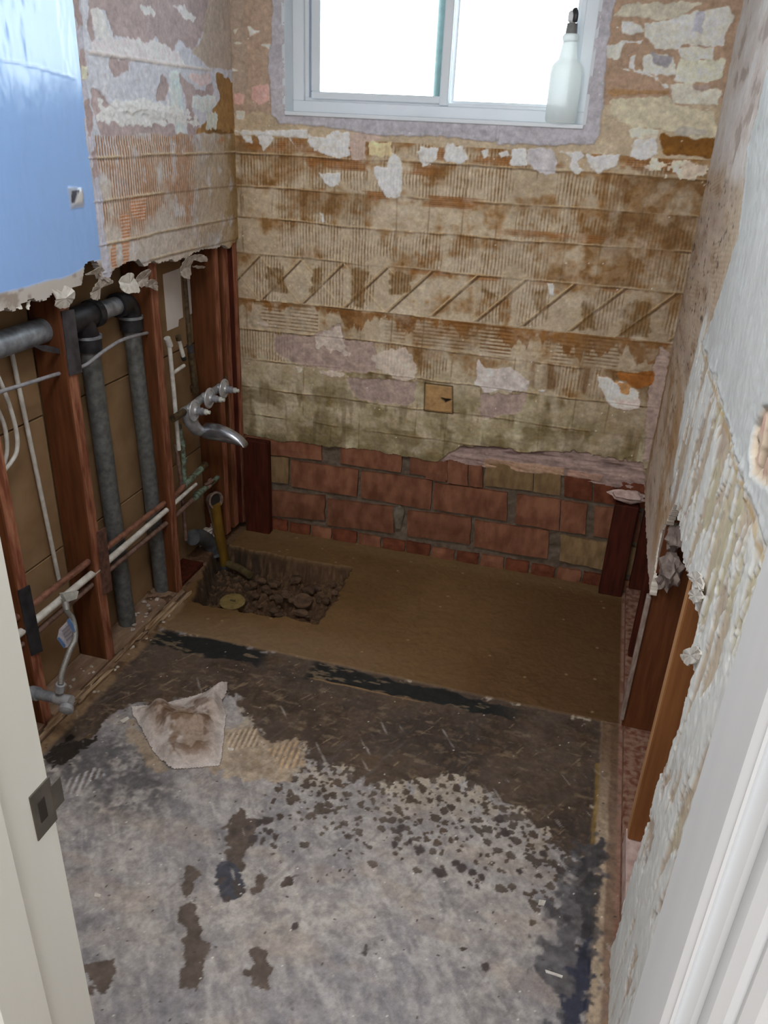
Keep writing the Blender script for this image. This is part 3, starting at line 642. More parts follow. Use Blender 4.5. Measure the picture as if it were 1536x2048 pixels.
# ------------------------------------------------------------------ left wall
def left_wall():
    P = Paint(-.84, .0, 1.095, 1.90, .0027, .0027); u, v = P.u, P.v
    n1 = P.n(4, 4, 501); n2 = P.n(14, 16, 505); n3 = P.n(45, 45, 511); nf = P.n(130, 130, 521, 2)
    P.c[:] = lin((206, 208, 218)); P.lay(ss(0, .8, n2) * .4, (190, 192, 204))
    ty = 1.488
    # taupe and rough patches of brown coat
    tp = (178, 162, 162)
    for i, pts in enumerate((
        [(-0.760,1.784),(-0.125,1.865),(-0.140,1.821),(-0.212,1.747),(-0.267,1.713),(-0.341,1.731),(-0.413,1.677),(-0.438,1.691),(-0.467,1.728),(-0.521,1.700),(-0.597,1.716),(-0.672,1.713),(-0.697,1.762),(-0.731,1.765),(-0.766,1.687),(-0.785,1.725)],
        [(-0.695,1.665),(-0.605,1.671),(-0.619,1.637),(-0.690,1.618),(-0.707,1.639)], [(-0.784,1.599),(-0.729,1.566),(-0.690,1.537),(-0.580,1.543),(-0.422,1.559),(-0.406,1.543),(-0.389,1.465),(-0.627,1.460),(-0.756,1.461),(-0.782,1.506),(-0.800,1.556)],
        [(-0.487,1.601),(-0.445,1.643),(-0.414,1.613),(-0.438,1.579),(-0.483,1.574)], [(-0.354,1.645),(-0.279,1.619),(-0.198,1.609),(-0.139,1.643),(-0.132,1.612),(-0.168,1.588),(-0.262,1.594),(-0.288,1.554),(-0.241,1.519),(-0.257,1.473),(-0.320,1.469),(-0.324,1.587)])):
        P.poly(pts, tp, -.002, warp=.006, wf=40, seed=530 + i, var=.12)
    P.lay(ss(.3, .8, n3) * .25, (140, 124, 124))
    P.poly([(-0.136,1.863),(0.083,1.891),(0.065,1.682),(-0.158,1.673),(-0.268,1.708),(-0.202,1.747)], (186, 172, 160), .001, warp=.005, seed=540, var=.05)
    P.poly([(-0.305,1.647),(-0.159,1.660),(-0.151,1.638),(-0.228,1.617)], (222, 202, 204), .0, seed=541)
    P.poly([(-0.772,1.693),(-0.672,1.709),(-0.468,1.716),(-0.346,1.698),(-0.303,1.664),(-0.442,1.663),(-0.560,1.663),(-0.777,1.666)], (224, 216, 220), .001, warp=.008, seed=542)
    P.poly([(-0.759,1.758),(-0.718,1.763),(-0.679,1.712),(-0.745,1.696)], (222, 222, 226), .001, seed=544)
    P.poly([(-0.366,1.815),(-0.319,1.824),(-0.236,1.798),(-0.287,1.780)], (226, 220, 224), .001, warp=.008, seed=545)
    P.poly([(-0.538,1.791),(-0.480,1.801),(-0.466,1.784),(-0.516,1.775)], (226, 222, 224), .001, warp=.008, seed=546)
    P.poly([(-0.409,1.650),(-0.353,1.653),(-0.330,1.465),(-0.380,1.461),(-0.412,1.568)], (208, 222, 230), .001, seed=547)
    P.poly([(-0.273,1.593),(-0.123,1.594),(-0.125,1.571),(-0.216,1.551),(-0.287,1.562)], (214, 226, 230), .001, seed=548)
    for i in range(9):
        P.poly([(RNG.uniform(-.8, -.25) + a * .02, RNG.uniform(1.5, 1.56) + b * .03) for a, b in ((0, 0), (1, .3), (.6, 1), (.1, .8))], (226, 228, 234), .001, warp=.01, seed=550 + i)
    P.poly([(-0.115,1.658),(0.224,1.677),(0.209,1.449),(-0.281,1.455),(-0.231,1.510),(-0.162,1.547),(-0.111,1.595)], (158, 122, 78), .0, warp=.02, wf=20, seed=560, var=.2)
    P.poly([(-0.188,1.510),(0.011,1.496),(-0.006,1.447),(-0.206,1.454)], (128, 96, 56), .0, warp=.012, seed=561, var=.15)
    P.poly([(-0.001,1.501),(0.049,1.492),(0.032,1.446),(-0.006,1.449)], (196, 178, 150), .001, seed=562)
    P.poly([(-0.194,1.551),(-0.116,1.553),(-0.132,1.506),(-0.200,1.505)], (208, 212, 204), .001, warp=.008, seed=563)
    # combed mastic below the old tile line
    low = ss(ty + .003, ty - .003, v + .006 * n2)
    P.lay(low, (196, 186, 176)); P.lay(low * ss(-.35, .2, u + .05 * n2 + .15) , (178, 158, 128)); P.lay(low * ss(-.12, .0, u + .04 * n2), (148, 120, 80))
    P.lay(low * ss(-.3, .4, n1 + .4 * n2) * .75 * ss(-.05, -.2, u), (194, 198, 208))
    comb = low * ss(1.22, 1.3, v + .04 * n2) * ss(-.26, -.32, u + .03 * n2)
    tri = np.abs(((u + .002 * n1) / .0115) % 1 - .5) * 2; on = ss(-.5, .1, n2 + .1 + .4 * ss(1.33, 1.42, v))
    P.lay(comb * ss(.35, .75, tri) * on, (158, 112, 76), -.0012); P.h += .001 * (1 - tri) * comb * on
    P.lay(comb * ss(.2, .7, P.n(9, 12, 570) + .3 * n3) * .6, (168, 130, 100)); P.lay(low * ss(.3, .8, P.n(24, 18, 572)) * .5, (206, 210, 218))
    faint = low * ss(-.36, -.3, u) * ss(-.06, -.1, u)
    P.lay(faint * ss(.4, .8, tri) * ss(-.2, .4, n2) * .5, (140, 112, 76), -.0008)
    for k, pts in enumerate(([(-0.724,1.294),(-0.674,1.290),(-0.706,1.157),(-0.731,1.151)], [(-0.779,1.226),(-0.752,1.231),(-0.762,1.156),(-0.784,1.163)], [(-0.665,1.339),(-0.583,1.330),(-0.602,1.271),(-0.667,1.281)])):
        P.poly(pts, (188, 134, 98), 0, warp=.006, seed=575 + k, var=.1)
        sd = ss(.003, -.003, poly_sd(u, v, pts)); f = np.abs((v / .0085) % 1 - .5) * 2
        P.lay(sd * ss(.45, .8, f) * .75, (212, 196, 184), .001)
    P.lay(low * ss(ty - .035, ty - .01, v) * ss(.1, .5, n2) * ss(-.45, -.3, u), (186, 126, 76))
    for k, z in enumerate((1.437, 1.335, 1.228, 1.16)):
        d = v - z + .003 * n1; P.lay(ss(.0035, .001, np.abs(d)) * ss(-.3, .2, fbm(u, v * 0 + k, 8, 1, 580 + k, 3)), (196, 178, 150), .0025)
        P.lay(ss(.004, .0015, np.abs(d + .006)) * .5, (112, 88, 62), -.001)
    # bead at picture-rail height and pale edge strip beside the panel
    d = line_d(u, v, [(-0.790,1.668),(-0.527,1.668),(-0.158,1.669)]); P.lay(ss(.006, .002, d) * .9, (214, 206, 204), .004)
    P.poly([(-.86, 1.08), (-.795, 1.08), (-.80, 1.45), (-.812, 1.62), (-.80, 1.75), (-.815, 1.95), (-.86, 1.95)], (190, 188, 200), .002, warp=.005, seed=590, var=.05)
    for k in range(5): P.poly([(-.826, 1.38 + .11 * k), (-.80, 1.40 + .11 * k), (-.802, 1.46 + .11 * k), (-.828, 1.45 + .11 * k)], (170, 152, 150), -.001, warp=.008, seed=595 + k)
    P.poly([(-0.825,1.638),(-0.800,1.637),(-0.802,1.609),(-0.828,1.609)], (218, 216, 196), .001, warp=.001, seed=599)
    P.h += .0011 * n3 + .0005 * nf + .0014 * n2
    P.mul(1 + .08 * n3 + .06 * nf)
    P.c = np.minimum(P.c * 1.12, .8)
    ed = 1.143 + .012 * fbm(u, v * 0, 14, 1, 600, 4) + .02 * ss(-.62, -.66, u) * ss(-.8, -.76, u)
    P.keep &= v > ed
    w = build(P, 'wall_left', lambda u, v, h: np.stack([h, u, v], -1), M['lwall'], None, (-.018, 0, 0), (186, 176, 166))
    struct(w)
    # glossy panel, the blue of the sky light put into its colour
    P = Paint(-1.62, -.834, 1.10, 1.93, .004, .004); u, v = P.u, P.v
    P.c[:] = lin((150, 194, 255)); P.r[:] = .2
    P.h += .0012 * P.n(1.5, 4, 610, 2) + .00045 * P.n(60, 16, 612, 3)
    gx = ss(1.176, 1.170, v - .02 * ss(-1.0, -.84, u) + .002 * P.n(20, 20, 614))
    P.lay(gx, (196, 190, 184), .001, .9); P.lay(gx * ss(0, .7, P.n(40, 40, 616)), (158, 146, 136))
    for pts, c, h in (([(-0.936,1.373),(-0.878,1.372),(-0.879,1.327),(-0.937,1.325)], (176, 186, 206), .002), ([(-0.922,1.365),(-0.886,1.365),(-0.886,1.335),(-0.925,1.336)], (206, 204, 204), .003), ([(-0.924,1.367),(-0.892,1.367),(-0.904,1.358),(-0.924,1.337),(-0.930,1.341)], (60, 64, 80), -.002),):
        P.poly(pts, c, h, .7, warp=.002, soft=.0015, seed=620)
    d = line_d(u, v, [(-1.6, 1.652), (-1.25, 1.64), (-1.0, 1.625), (-.86, 1.61)]); P.lay(ss(.003, .001, d) * .35, (110, 140, 190), .001)
    P.keep &= v > 1.137 + .011 * fbm(u, v * 0, 22, 1, 630, 4) + .05 * ss(-.93, -.9, u) * ss(-.83, -.86, u)
    build(P, 'painted_panel', lambda u, v, h: np.stack([h + .003, u, v], -1), M['panel'], w, (-.02, 0, 0), (186, 178, 170))['label'] = 'glossy painted panel with blue sky light put into its colour, lower edge broken'
    for lo, hi in (((-.016, -2.2, 1.137), (.002, -1.615, 2.4)), ((-.016, -1.62, 1.925), (.002, -.834, 2.4)), ((-.016, -.84, 1.895), (.002, 0, 2.4)), ((-.016, -2.2, 0), (.002, -1.75, 1.14))):
        obj('upper_wall', box(lo, hi), M['reveal'], w)
    # ---- studs, plates and the back of the next room's board
    def stud(y0, y1, x0=-.112, x1=-.020, z0=.036, z1=1.3, m='wood', twist=0.0):
        bm = box((x0, y0, z0), (x1, y1, z1), .003)
        for vv in bm.verts: vv.co.y += twist * (vv.co.z - .6)
        s = obj('stud', bm, M[m], w)
        s.data.materials.append(M['wood_edge'])
        for f in s.data.polygons:
            if f.normal.x > .9: f.material_index = 1
        return s
    stud(-1.308, -1.268, z0=.0); stud(-1.002, -.957, z0=.0); stud(-.574, -.527, z0=.0); stud(-.166, -.124)
    stud(-.098, -.05, m='wood'); stud(-.046, -.004, x1=-.006, m='darkwood'); stud(-1.72, -1.68)
    for y0, y1 in ((-1.68, -1.308), (-1.268, -1.002), (-.957, -.574), (-.527, -.124)):
        for z0, z1 in ((0, .40), (.405, .80), (.805, 1.3)):
            obj('backing_board', box((-.128, y0, z0), (-.114, y1, z1), .0015), M['kraft'], w)
    wb = [(-0.113,-0.338,1.071),(-0.113,-0.225,1.075),(-0.113,-0.226,0.910),(-0.113,-0.257,0.908),(-0.113,-0.263,0.886),(-0.113,-0.337,0.886)]
    obj('pale_board', chip_mesh(wb, .002, 0), M['whiteboard'], w)
    wb = [(-0.113,-0.194,1.049),(-0.113,-0.135,1.063),(-0.113,-0.127,0.912),(-0.113,-0.192,0.909)]
    obj('pale_board', chip_mesh(wb, .002, 0), M['whiteboard'], w)
    obj('outer_shell', box((-.16, -2.2, -.02), (-.13, .03, 2.4)), M['kraft'], w)
    # sole plate between the studs and the splintered strip along its edge
    obj('sole_plate', box((-.112, -1.268, -.01), (-.012, -1.002, .022), .002), M['plate_dirt'], w)
    obj('sole_plate', box((-.112, -1.70, -.01), (-.012, -1.308, .022), .002), M['plate_dirt'], w)
    obj('sole_plate', box((-.112, -.957, -.01), (-.016, -.574, .012), .002), M['plate_dirt'], w)
    obj('sole_plate', box((-.112, -.527, -.01), (-.024, -.36, .02), .002), M['darkwood'], w)
    R = random.Random(11)
    for i in range(16):
        y = -1.62 + i * .062; L = R.uniform(.1, .2); x = R.uniform(-.006, .022)
        bm = box((x - R.uniform(.003, .008), y, .002), (x + R.uniform(.003, .008), y + L, R.uniform(.012, .024)), .0015)
        for vv in bm.verts:
            vv.co += Vector((R.uniform(-.004, .004), R.uniform(-.02, .02), R.uniform(-.002, .004)))
        obj('splinter', bm, M['splinter'] if i % 3 else M['plate_dirt'], w)
    # nail plates
    q = [(-0.018,-0.996,1.089),(-0.017,-0.948,1.085),(-0.018,-0.946,0.919),(-0.018,-0.999,0.923)]
    n = obj('nail_plate', chip_mesh(q[::-1], .003, 0), M['strap'], w); n['label'] = 'grey steel nail plate over the top of a stud'
    q = [(-0.018,-1.310,0.451),(-0.018,-1.268,0.445),(-0.018,-1.264,0.235),(-0.018,-1.306,0.248)]
    n = obj('nail_plate', chip_mesh(q[::-1], .003, 0), M['strap_dark'], w); n['label'] = 'dark steel nail plate beside the door jamb'
    q = [(-0.018,-0.970,0.451),(-0.018,-0.931,0.448),(-0.018,-0.936,0.234),(-0.018,-0.981,0.243)]
    n = obj('nail_plate', chip_mesh(q[::-1], .003, 0), M['rust'], w); n['label'] = 'rust brown nail plate over the supply pipes'
    q = [(-0.035,-1.102,1.025),(-0.035,-1.048,1.013),(-0.035,-0.986,0.987),(-0.035,-0.992,0.976),(-0.035,-1.066,1.003)]
    n = obj('nail_plate', chip_mesh(q[::-1], .003, 0), M['strap'], w); n['label'] = 'small bent steel plate under the level drain pipe'
    # rags of torn board hanging from the broken edge
    fl = ([(0.004,-1.043,1.156),(0.004,-0.987,1.151),(0.004,-0.966,1.126),(0.004,-0.973,1.106),(0.004,-0.994,1.098),(0.004,-1.031,1.107),(0.004,-1.041,1.130)],
          [(0.006,-1.189,1.148),(0.006,-1.164,1.143),(0.006,-1.160,1.129),(0.006,-1.179,1.133),(0.006,-1.190,1.137)], [(0.006,-0.752,1.131),(0.006,-0.712,1.141),(0.006,-0.684,1.131),(0.006,-0.679,1.087),(0.006,-0.702,1.086),(0.006,-0.754,1.097)],
          [(-0.004,-0.844,1.145),(-0.004,-0.813,1.143),(-0.004,-0.784,1.128),(-0.004,-0.825,1.129),(-0.004,-0.836,1.118),(-0.004,-0.845,1.094),(-0.004,-0.867,1.094),(-0.004,-0.879,1.110),(-0.004,-0.869,1.131)],
          [(0.006,-0.910,1.166),(0.006,-0.866,1.176),(0.006,-0.836,1.172),(0.006,-0.802,1.142),(0.006,-0.817,1.134),(0.006,-0.836,1.152),(0.006,-0.877,1.165)],
          [(0.004,-0.358,1.138),(0.004,-0.294,1.139),(0.004,-0.245,1.124),(0.004,-0.262,1.110),(0.004,-0.340,1.127)], [(0.004,-0.400,1.140),(0.004,-0.348,1.137),(0.004,-0.347,1.112),(0.004,-0.381,1.076),(0.004,-0.417,1.086),(0.004,-0.419,1.105)],
          [(0.006,-0.356,1.111),(0.006,-0.297,1.103),(0.006,-0.263,1.094),(0.006,-0.289,1.092),(0.006,-0.347,1.104)], [(0.006,-1.133,1.138),(0.006,-1.125,1.141),(0.006,-1.127,1.128),(0.006,-1.137,1.123)],
          [(0.008,-0.671,1.132),(0.008,-0.613,1.137),(0.008,-0.616,1.102),(0.008,-0.652,1.094),(0.008,-0.681,1.104)], [(0.004,-0.625,1.106),(0.004,-0.585,1.104),(0.004,-0.558,1.087),(0.004,-0.573,1.070),(0.004,-0.596,1.082),(0.004,-0.627,1.090)])
    for i, pts in enumerate(fl):
        bm = chip_mesh(ragged(pts, .0018, 700 + i), .003, .002, 700 + i)
        for vv in bm.verts: vv.co.x += .012 * math.sin(vv.co.z * 90 + i * 2) * .5
        obj('torn_flap', bm, M['flake'] if i in (0, 1, 2, 8) else M['gypsum'], w)
    return w
M['rust'] = mat('rusty_plate', (112, 78, 66), (80, 52, 44), 0.8, 0.1, scale=60, bump=0.3)
WL = left_wall()

# ------------------------------------------------------------------ right wall
def right_wall():
    P = Paint(YF, .0, -.01, 1.93, .0050, .0034); u, v = P.u, P.v
    n1 = P.n(3, 3, 801); n2 = P.n(16, 10, 805); n3 = P.n(60, 26, 811); nf = P.n(150, 110, 821, 2)
    P.c[:] = lin((202, 186, 164)); P.lay(ss(0, .7, n2) * .5, (186, 164, 142)); P.lay(ss(.2, .8, n3) * .4, (214, 202, 186))
    # brown combed mastic towards the corner
    iso = fbm(u, v, 7, 42, 871, 5); iso2 = fbm(u, v, 3, 14, 877, 4)
    br = ss(1.5, 1.42, v + .02 * iso) * ss(-1.05, -.6, u + .05 * iso)
    P.lay(br * .6, (198, 176, 152)); P.lay(br * ss(.1, .6, iso2) * .5, (182, 146, 108)); P.lay(br * ss(.1, .6, -iso2) * .45, (182, 164, 154))
    P.lay(br * ss(.1, .6, iso) * .55, (216, 198, 178), .001); P.lay(br * ss(.15, .6, -iso) * .5, (150, 116, 84), -.0012)
    tri = np.abs((v / .011 + u * 14 + .6 * iso2) % 1 - .5) * 2
    P.lay(br * ss(.4, .8, tri) * ss(-.3, .2, iso2) * ss(.95, 1.1, v) * .5, (154, 120, 98), -.0015)
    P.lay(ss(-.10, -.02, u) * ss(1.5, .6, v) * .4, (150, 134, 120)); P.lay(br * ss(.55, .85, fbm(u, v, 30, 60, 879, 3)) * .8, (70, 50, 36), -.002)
    # pale grooved plaster upper strip
    upz = ss(1.44, 1.5, v + .02 * n2); st = fbm(u, v, 9, 16, 830, 5)
    P.lay(upz, (216, 205, 198)); P.lay(upz * ss(.0, .5, st), (224, 218, 214), .001); P.lay(upz * ss(.25, .6, -st) * .7, (170, 152, 142), -.002)
    P.h += .0012 * st * upz
    # long brown strokes low by the torn edge
    lo = ss(1.0, .85, v) * ss(-1.0, -.8, u); st2 = fbm(u, v, 9, 9, 835, 4)
    P.lay(lo * ss(.0, .5, st2) * .6, (172, 130, 82), .0); P.lay(lo * ss(.1, .5, -st2) * .7, (208, 190, 174), .002); P.lay(ss(.58, .5, v + .03 * iso) * ss(-.4, -.6, u) * .7, (214, 198, 188), .002)
    # white flaking paint
    zone = [(-0.701,1.176),(-0.941,1.151),(-1.422,1.123),(-1.630,1.110),(-1.788,1.115),(-1.999,0.993),(-2.180,0.826),(-1.469,-0.312),(-1.191,-0.232),(-1.505,0.555),(-1.485,0.772),(-0.821,0.736),(-0.656,0.955)]
    z = ss(.03, -.03, poly_sd(u, v, zone) + .03 * n2)
    z = np.maximum(z, ss(-1.02, -1.1, u + .03 * n2) * ss(1.12, 1.0, v))
    fk = fbm(u + .10 * v, v, 44, 8, 840, 5) + .55 * fbm(u + .1 * v, v, 11, 4, 842, 3)
    lowm = ss(.70, .30, v); q = fk + .3 * lowm + .10
    w = ss(-.03, .04, q)
    P.lay(z * .85, (200, 186, 166)); P.lay(z * ss(.0, .5, n2) * .7, (184, 166, 154)); P.lay(z * ss(.1, .5, P.n(9, 5, 843)) * .7, (196, 190, 160))
    P.lay(z * w, (228, 230, 227), .0035, .55); P.lay(z * ss(.2, .6, P.n(30, 12, 844)) * .4 * w, (212, 212, 210))
    P.lay(z * ss(.06, .0, np.abs(q + .07)) * .5, (134, 118, 102), -.002)
    P.h += z * (.0010 * fk + .0010 * fbm(u + .1 * v, v, 90, 16, 845, 3))
    # smooth skim coat with its torn border
    sk = [(-0.864,1.732),(-0.805,1.538),(-0.970,1.382),(-0.811,1.136),(-1.147,1.134),(-1.462,1.120),(-1.667,1.123),(-1.775,1.122),(-1.933,1.191),(-1.282,1.691)]
    sd = poly_sd(u, v, sk) + .006 * fbm(u, v, 20, 20, 850, 3)
    P.lay(ss(.014, .004, np.abs(sd)) * .8, (228, 228, 222), .002)
    m = ss(.003, -.003, sd)
    P.lay(m, (205, 209, 209), .003, .5); P.h += m * .002 * P.n(5, 2, 855, 2)
    P.lay(m * ss(.1, .6, P.n(9, 1.2, 857, 2)) * .35, (222, 224, 226))
    d = np.abs(sd - .02); P.lay(ss(.006, .002, d) * ss(.8, 1.1, v) * .6, (184, 152, 92))
    # hole broken through beside the trim
    hole = [(-1.644,1.256),(-1.565,1.221),(-1.545,1.189),(-1.569,1.157),(-1.614,1.141),(-1.690,1.157),(-1.764,1.183)]
    P.poly(hole, (206, 190, 168), -.006, warp=.004, seed=860, var=.15)
    hs = ss(.0, -.012, poly_sd(u, v, hole)); hn = fbm(u, v, 60, 30, 862, 3)
    P.lay(hs * ss(-.1, .3, hn), (108, 80, 66), -.012); P.lay(hs * ss(.2, .6, -hn), (212, 176, 162), 0)
    P.h += .0009 * n3 + .0007 * nf
    P.mul(1 + .05 * n3 + .04 * nf)
    # the broken-out part
    ed = [(.05, .452), (-.2, .455), (-.45, .462), (-.7, .475)] + [(-0.825,0.479),(-0.816,0.534),(-0.775,0.579),(-0.766,0.633),(-0.841,0.702),(-0.884,0.759),(-0.907,0.788),(-1.041,0.800),(-1.176,0.796),(-1.268,0.800),(-1.362,0.833),(-1.438,0.834),(-1.507,0.827),(-1.509,0.789),(-1.587,0.783),(-1.588,0.735),(-1.559,0.631),(-1.538,0.514),(-1.543,0.420),(-1.521,0.291),(-1.514,0.183),(-1.509,0.007),(-1.609,-0.088),(-1.636,-0.133)] + [(-1.62, -.4), (.05, -.4)]
    P.keep &= ~(poly_sd(u, v, ed) + .006 * fbm(u, v, 35, 22, 870, 3) < 0)
    wl = build(P, 'wall_right', lambda u, v, h: np.stack([RW - h, u, v], -1), M['rwall'], None, (.018, 0, 0), (214, 206, 194))
    struct(wl)
    obj('upper_wall', box((RW, YF, 1.925), (RW + .018, 0, 2.4)), M['reveal'], wl)
    # studs and board in the hollow
    def stud(y0, y1, x0, x1, z0, z1, m, edge=None):
        s = obj('stud', box((x0, y0, z0), (x1, y1, z1), .003), M[m], wl)
        if edge:
            s.data.materials.append(M[edge])
            for f in s.data.polygons:
                if f.normal.x < -.9: f.material_index = 1
    stud(-1.275, -1.235, RW + .014, RW + .105, .085, 1.2, 'newwood', 'lit_edge')
    stud(-.81, -.76, RW + .004, RW + .105, .03, 1.2, 'wood', 'edge_dust')
    stud(-.46, -.42, RW + .02, RW + .105, .03, .7, 'darkwood'); stud(-.02, .02, RW + .02, RW + .105, .03, .7, 'darkwood')
    obj('plaster_edge', box((RW - .006, -.822, .06), (RW + .006, -.80, .47), .002), M['edge_dust'], wl)
    stud(-1.75, -1.71, RW + .02, RW + .105, .03, 1.2, 'wood')
    obj('sole_plate', box((RW + .012, -1.9, -.01), (RW + .105, 0.0, .032), .002), M['rusty_crumb'], wl)
    obj('sole_block', box((RW + .012, -1.52, .032), (RW + .105, -1.24, .085), .002), M['pinkflake'], wl)
    for y0, y1 in ((-1.9, -1.275), (-1.235, -.81), (-.76, -.46), (-.42, 0)):
        for z0, z1 in ((0, .4), (.405, 1.3)):
            obj('backing_board', box((RW + .107, y0, z0), (RW + .12, y1, z1), .0015), M['kraft'], wl)
    obj('outer_shell', box((RW + .124, -2.2, -.02), (RW + .15, .03, 2.4)), M['kraft'], wl)
    c = [(1.550,-0.806,0.572),(1.550,-0.826,0.654),(1.550,-0.787,0.524),(1.550,-0.675,0.624),(1.550,-0.892,0.598)]
    for i, p in enumerate(c): obj('crumpled_paper', lump(p, (.022, .045, .034), 880 + i, 3, .7), M['greylump'], wl, True)
    for i, pts in enumerate(([(1.512,-1.474,0.742),(1.512,-1.539,0.803),(1.512,-1.602,0.842),(1.512,-1.603,0.821),(1.512,-1.537,0.765)], [(1.512,-1.390,0.822),(1.512,-1.494,0.885),(1.512,-1.522,0.883),(1.512,-1.458,0.839)], [(1.512,-1.341,0.828),(1.512,-1.448,0.893),(1.512,-1.508,0.895),(1.512,-1.443,0.864)])):
        obj('torn_flap', chip_mesh(ragged(pts, .002, 890 + i), .003, .002, 890 + i), M['flake'], wl)
    return wl
M['lit_edge'] = mat('lit_board_edge', (206, 158, 112), (186, 136, 92), 0.6, scale=12, stretch=(4, 4, .4), bump=0.1)  # lighter copy of the board's wood: light on its front edge put into colour
M['edge_dust'] = mat('dusty_stud_edge', (164, 148, 138), (124, 104, 94), 0.9, scale=40, stretch=(2, 2, .6), bump=0.3)
M['rusty_crumb'] = mat('rusty_plaster_crumb', (150, 118, 100), (112, 66, 46), 0.95, scale=55, bump=0.5, lo=.40, hi=.62)
WR = right_wall()

# ------------------------------------------------------------------ floor
def floor():
    P = Paint(-.13, RW + .12, -2.0, .03, .0033, .0033); u, v = P.u, P.v
    n1 = P.n(3, 3, 901); n2 = P.n(10, 10, 905); n3 = P.n(28, 28, 911); n4 = P.n(75, 75, 917, 3); nf = P.n(150, 150, 921, 2)
    # bare concrete, greyer and paler by turns
    P.c[:] = lin((160, 154, 152)); P.lay(ss(-.1, .7, n1) * .6, (170, 160, 152)); P.lay(ss(0, .6, n2) * .5, (136, 134, 139)); P.lay(ss(.1, .7, -n2) * .45, (182, 174, 166))
    P.lay(ss(.0, .7, n3) * .6, (126, 122, 124)); P.lay(ss(.1, .7, -n3) * .5, (190, 184, 178)); P.lay(ss(.1, .7, n4) * .45, (112, 108, 110)); P.lay(ss(.2, .7, -n4) * .4, (196, 190, 184)); P.lay(ss(-.1, .6, P.n(5, 7, 927)) * .45, (122, 120, 126)); P.lay(ss(.1, .6, fbm(u * .8 + v * .6, v * .8 - u * .6, 60, 16, 928, 4)) * .4, (188, 182, 178))
    P.lay(ss(.3, .7, P.n(6, 14, 925)) * .25, (176, 156, 138))
    # dark damp adhesive in front of the tub
    dk = [(0.018,-0.759),(0.454,-0.756),(0.692,-0.756),(1.489,-0.758),(1.503,-0.905),(1.491,-1.244),(1.426,-1.250),(1.340,-1.230),(1.228,-1.148),(1.132,-1.125),(1.031,-1.159),(0.948,-1.204),(0.861,-1.187),(0.745,-1.177),(0.673,-1.141),(0.602,-1.165),(0.502,-1.092),(0.424,-1.027),(0.368,-1.045),(0.148,-1.144),(0.137,-1.300),(0.071,-1.383),(-0.002,-1.368)]
    d0 = poly_sd(u, v, dk)
    blot, rid = cells(u, v, 42, 4); blot2, rid2 = cells(u + .3, v, 75, 5)
    reach = .03 + .12 * ss(.5, .75, u)
    dmask = ss(.006, -.008, d0 + .03 * n2 + .022 * n3 + .010 * n4)
    halo = np.clip(1 - d0 / (reach * 2.2) + .35 * n2 + .2 * n1, 0, 1)
    spots = ss(.48, .38, blot + .25 * n4 + .2 * n3) * (rid > 1 - .62 * halo) * (halo > .05) * (u > .5)
    spots2 = ss(.42, .33, blot2 + .22 * n4 + .2 * n2) * (rid2 > 1 - .45 * halo) * (halo > .1) * (u > .5)
    P.lay(ss(.16, .0, d0) * (u > .45) * ss(-.1, .3, n3 + n2) * .55, (192, 176, 150))
    dark = np.maximum(dmask, np.maximum(spots, spots2) * .85)
    P.lay(dark * .93, (82, 66, 52), -.0006, .7); P.lay(dark * ss(-.2, .6, n2) * .6, (62, 50, 42)); P.lay(dark * ss(0, .6, n1) * .5, (64, 56, 54)); P.lay(dark * ss(.1, .7, n3 * .6 + n4 * .6) * .5, (54, 42, 34)); P.lay(dark * ss(.3, .8, n4) * .35, (120, 102, 82))
    P.lay(dark * ss(.3, .8, P.n(9, 16, 929)) * .4, (104, 80, 54))
    P.lay(dmask * ss(.5, .8, P.n(26, 60, 931, 4)) * .4 * ss(-.7, -.95, v), (140, 122, 100)); P.lay(dmask * ss(.85, 1.05, fbm(u * .5 + v * .87, u * .87 - v * .5, 14, 120, 933, 3)) * .6, (150, 130, 104))
    # dark scuffing at the left
    sc = [(0.040,-1.393),(0.124,-1.305),(0.182,-1.200),(0.310,-1.283),(0.426,-1.395),(0.457,-1.487),(0.365,-1.516),(0.249,-1.488),(0.125,-1.477)]
    P.lay(ss(.05, -.05, poly_sd(u, v, sc) + .05 * n2) * ss(-.9, .4, n3 * .6 + n4 * .6) * .85, (88, 86, 88)); 
    P.poly([(0.028,-1.377),(0.068,-1.313),(0.137,-1.300),(0.133,-1.362),(0.094,-1.414)], (44, 38, 32), 0, .8, warp=.02, seed=941)
    # tan patch beside the rag
    P.poly([(0.444,-1.166),(0.510,-1.111),(0.595,-1.167),(0.673,-1.121),(0.701,-1.212),(0.687,-1.282),(0.597,-1.302),(0.500,-1.307),(0.450,-1.295)], (178, 158, 134), .001, warp=.02, soft=.006, seed=944, var=.3, a=.75)
    P.poly([(0.182,-1.200),(0.277,-1.253),(0.389,-1.343),(0.369,-1.359),(0.282,-1.312),(0.209,-1.255)], (168, 148, 124), .001, warp=.016, soft=.008, seed=945, var=.3, a=.7)
    def comb(pts, ang, per, c):
        m = ss(.004, -.004, poly_sd(u, v, pts) + .008 * n3); a = u * math.cos(ang) + v * math.sin(ang)
        f = np.abs((a / per) % 1 - .5) * 2; P.lay(m * ss(.45, .75, f) * .9, c, .0015); P.lay(m * ss(.45, .2, f) * .5, (110, 92, 76))
    comb([(0.462,-1.170),(0.524,-1.107),(0.570,-1.176),(0.501,-1.219)], .1, .014, (206, 184, 158)); comb([(0.603,-1.185),(0.666,-1.123),(0.701,-1.212),(0.657,-1.245)], .1, .016, (196, 166, 132))
    comb([(0.144,-1.452),(0.204,-1.377),(0.234,-1.404),(0.193,-1.489)], .3, .016, (180, 178, 180)); comb([(0.112,-0.787),(0.167,-0.753),(0.191,-0.833),(0.124,-0.842)], 1.2, .012, (160, 136, 110))
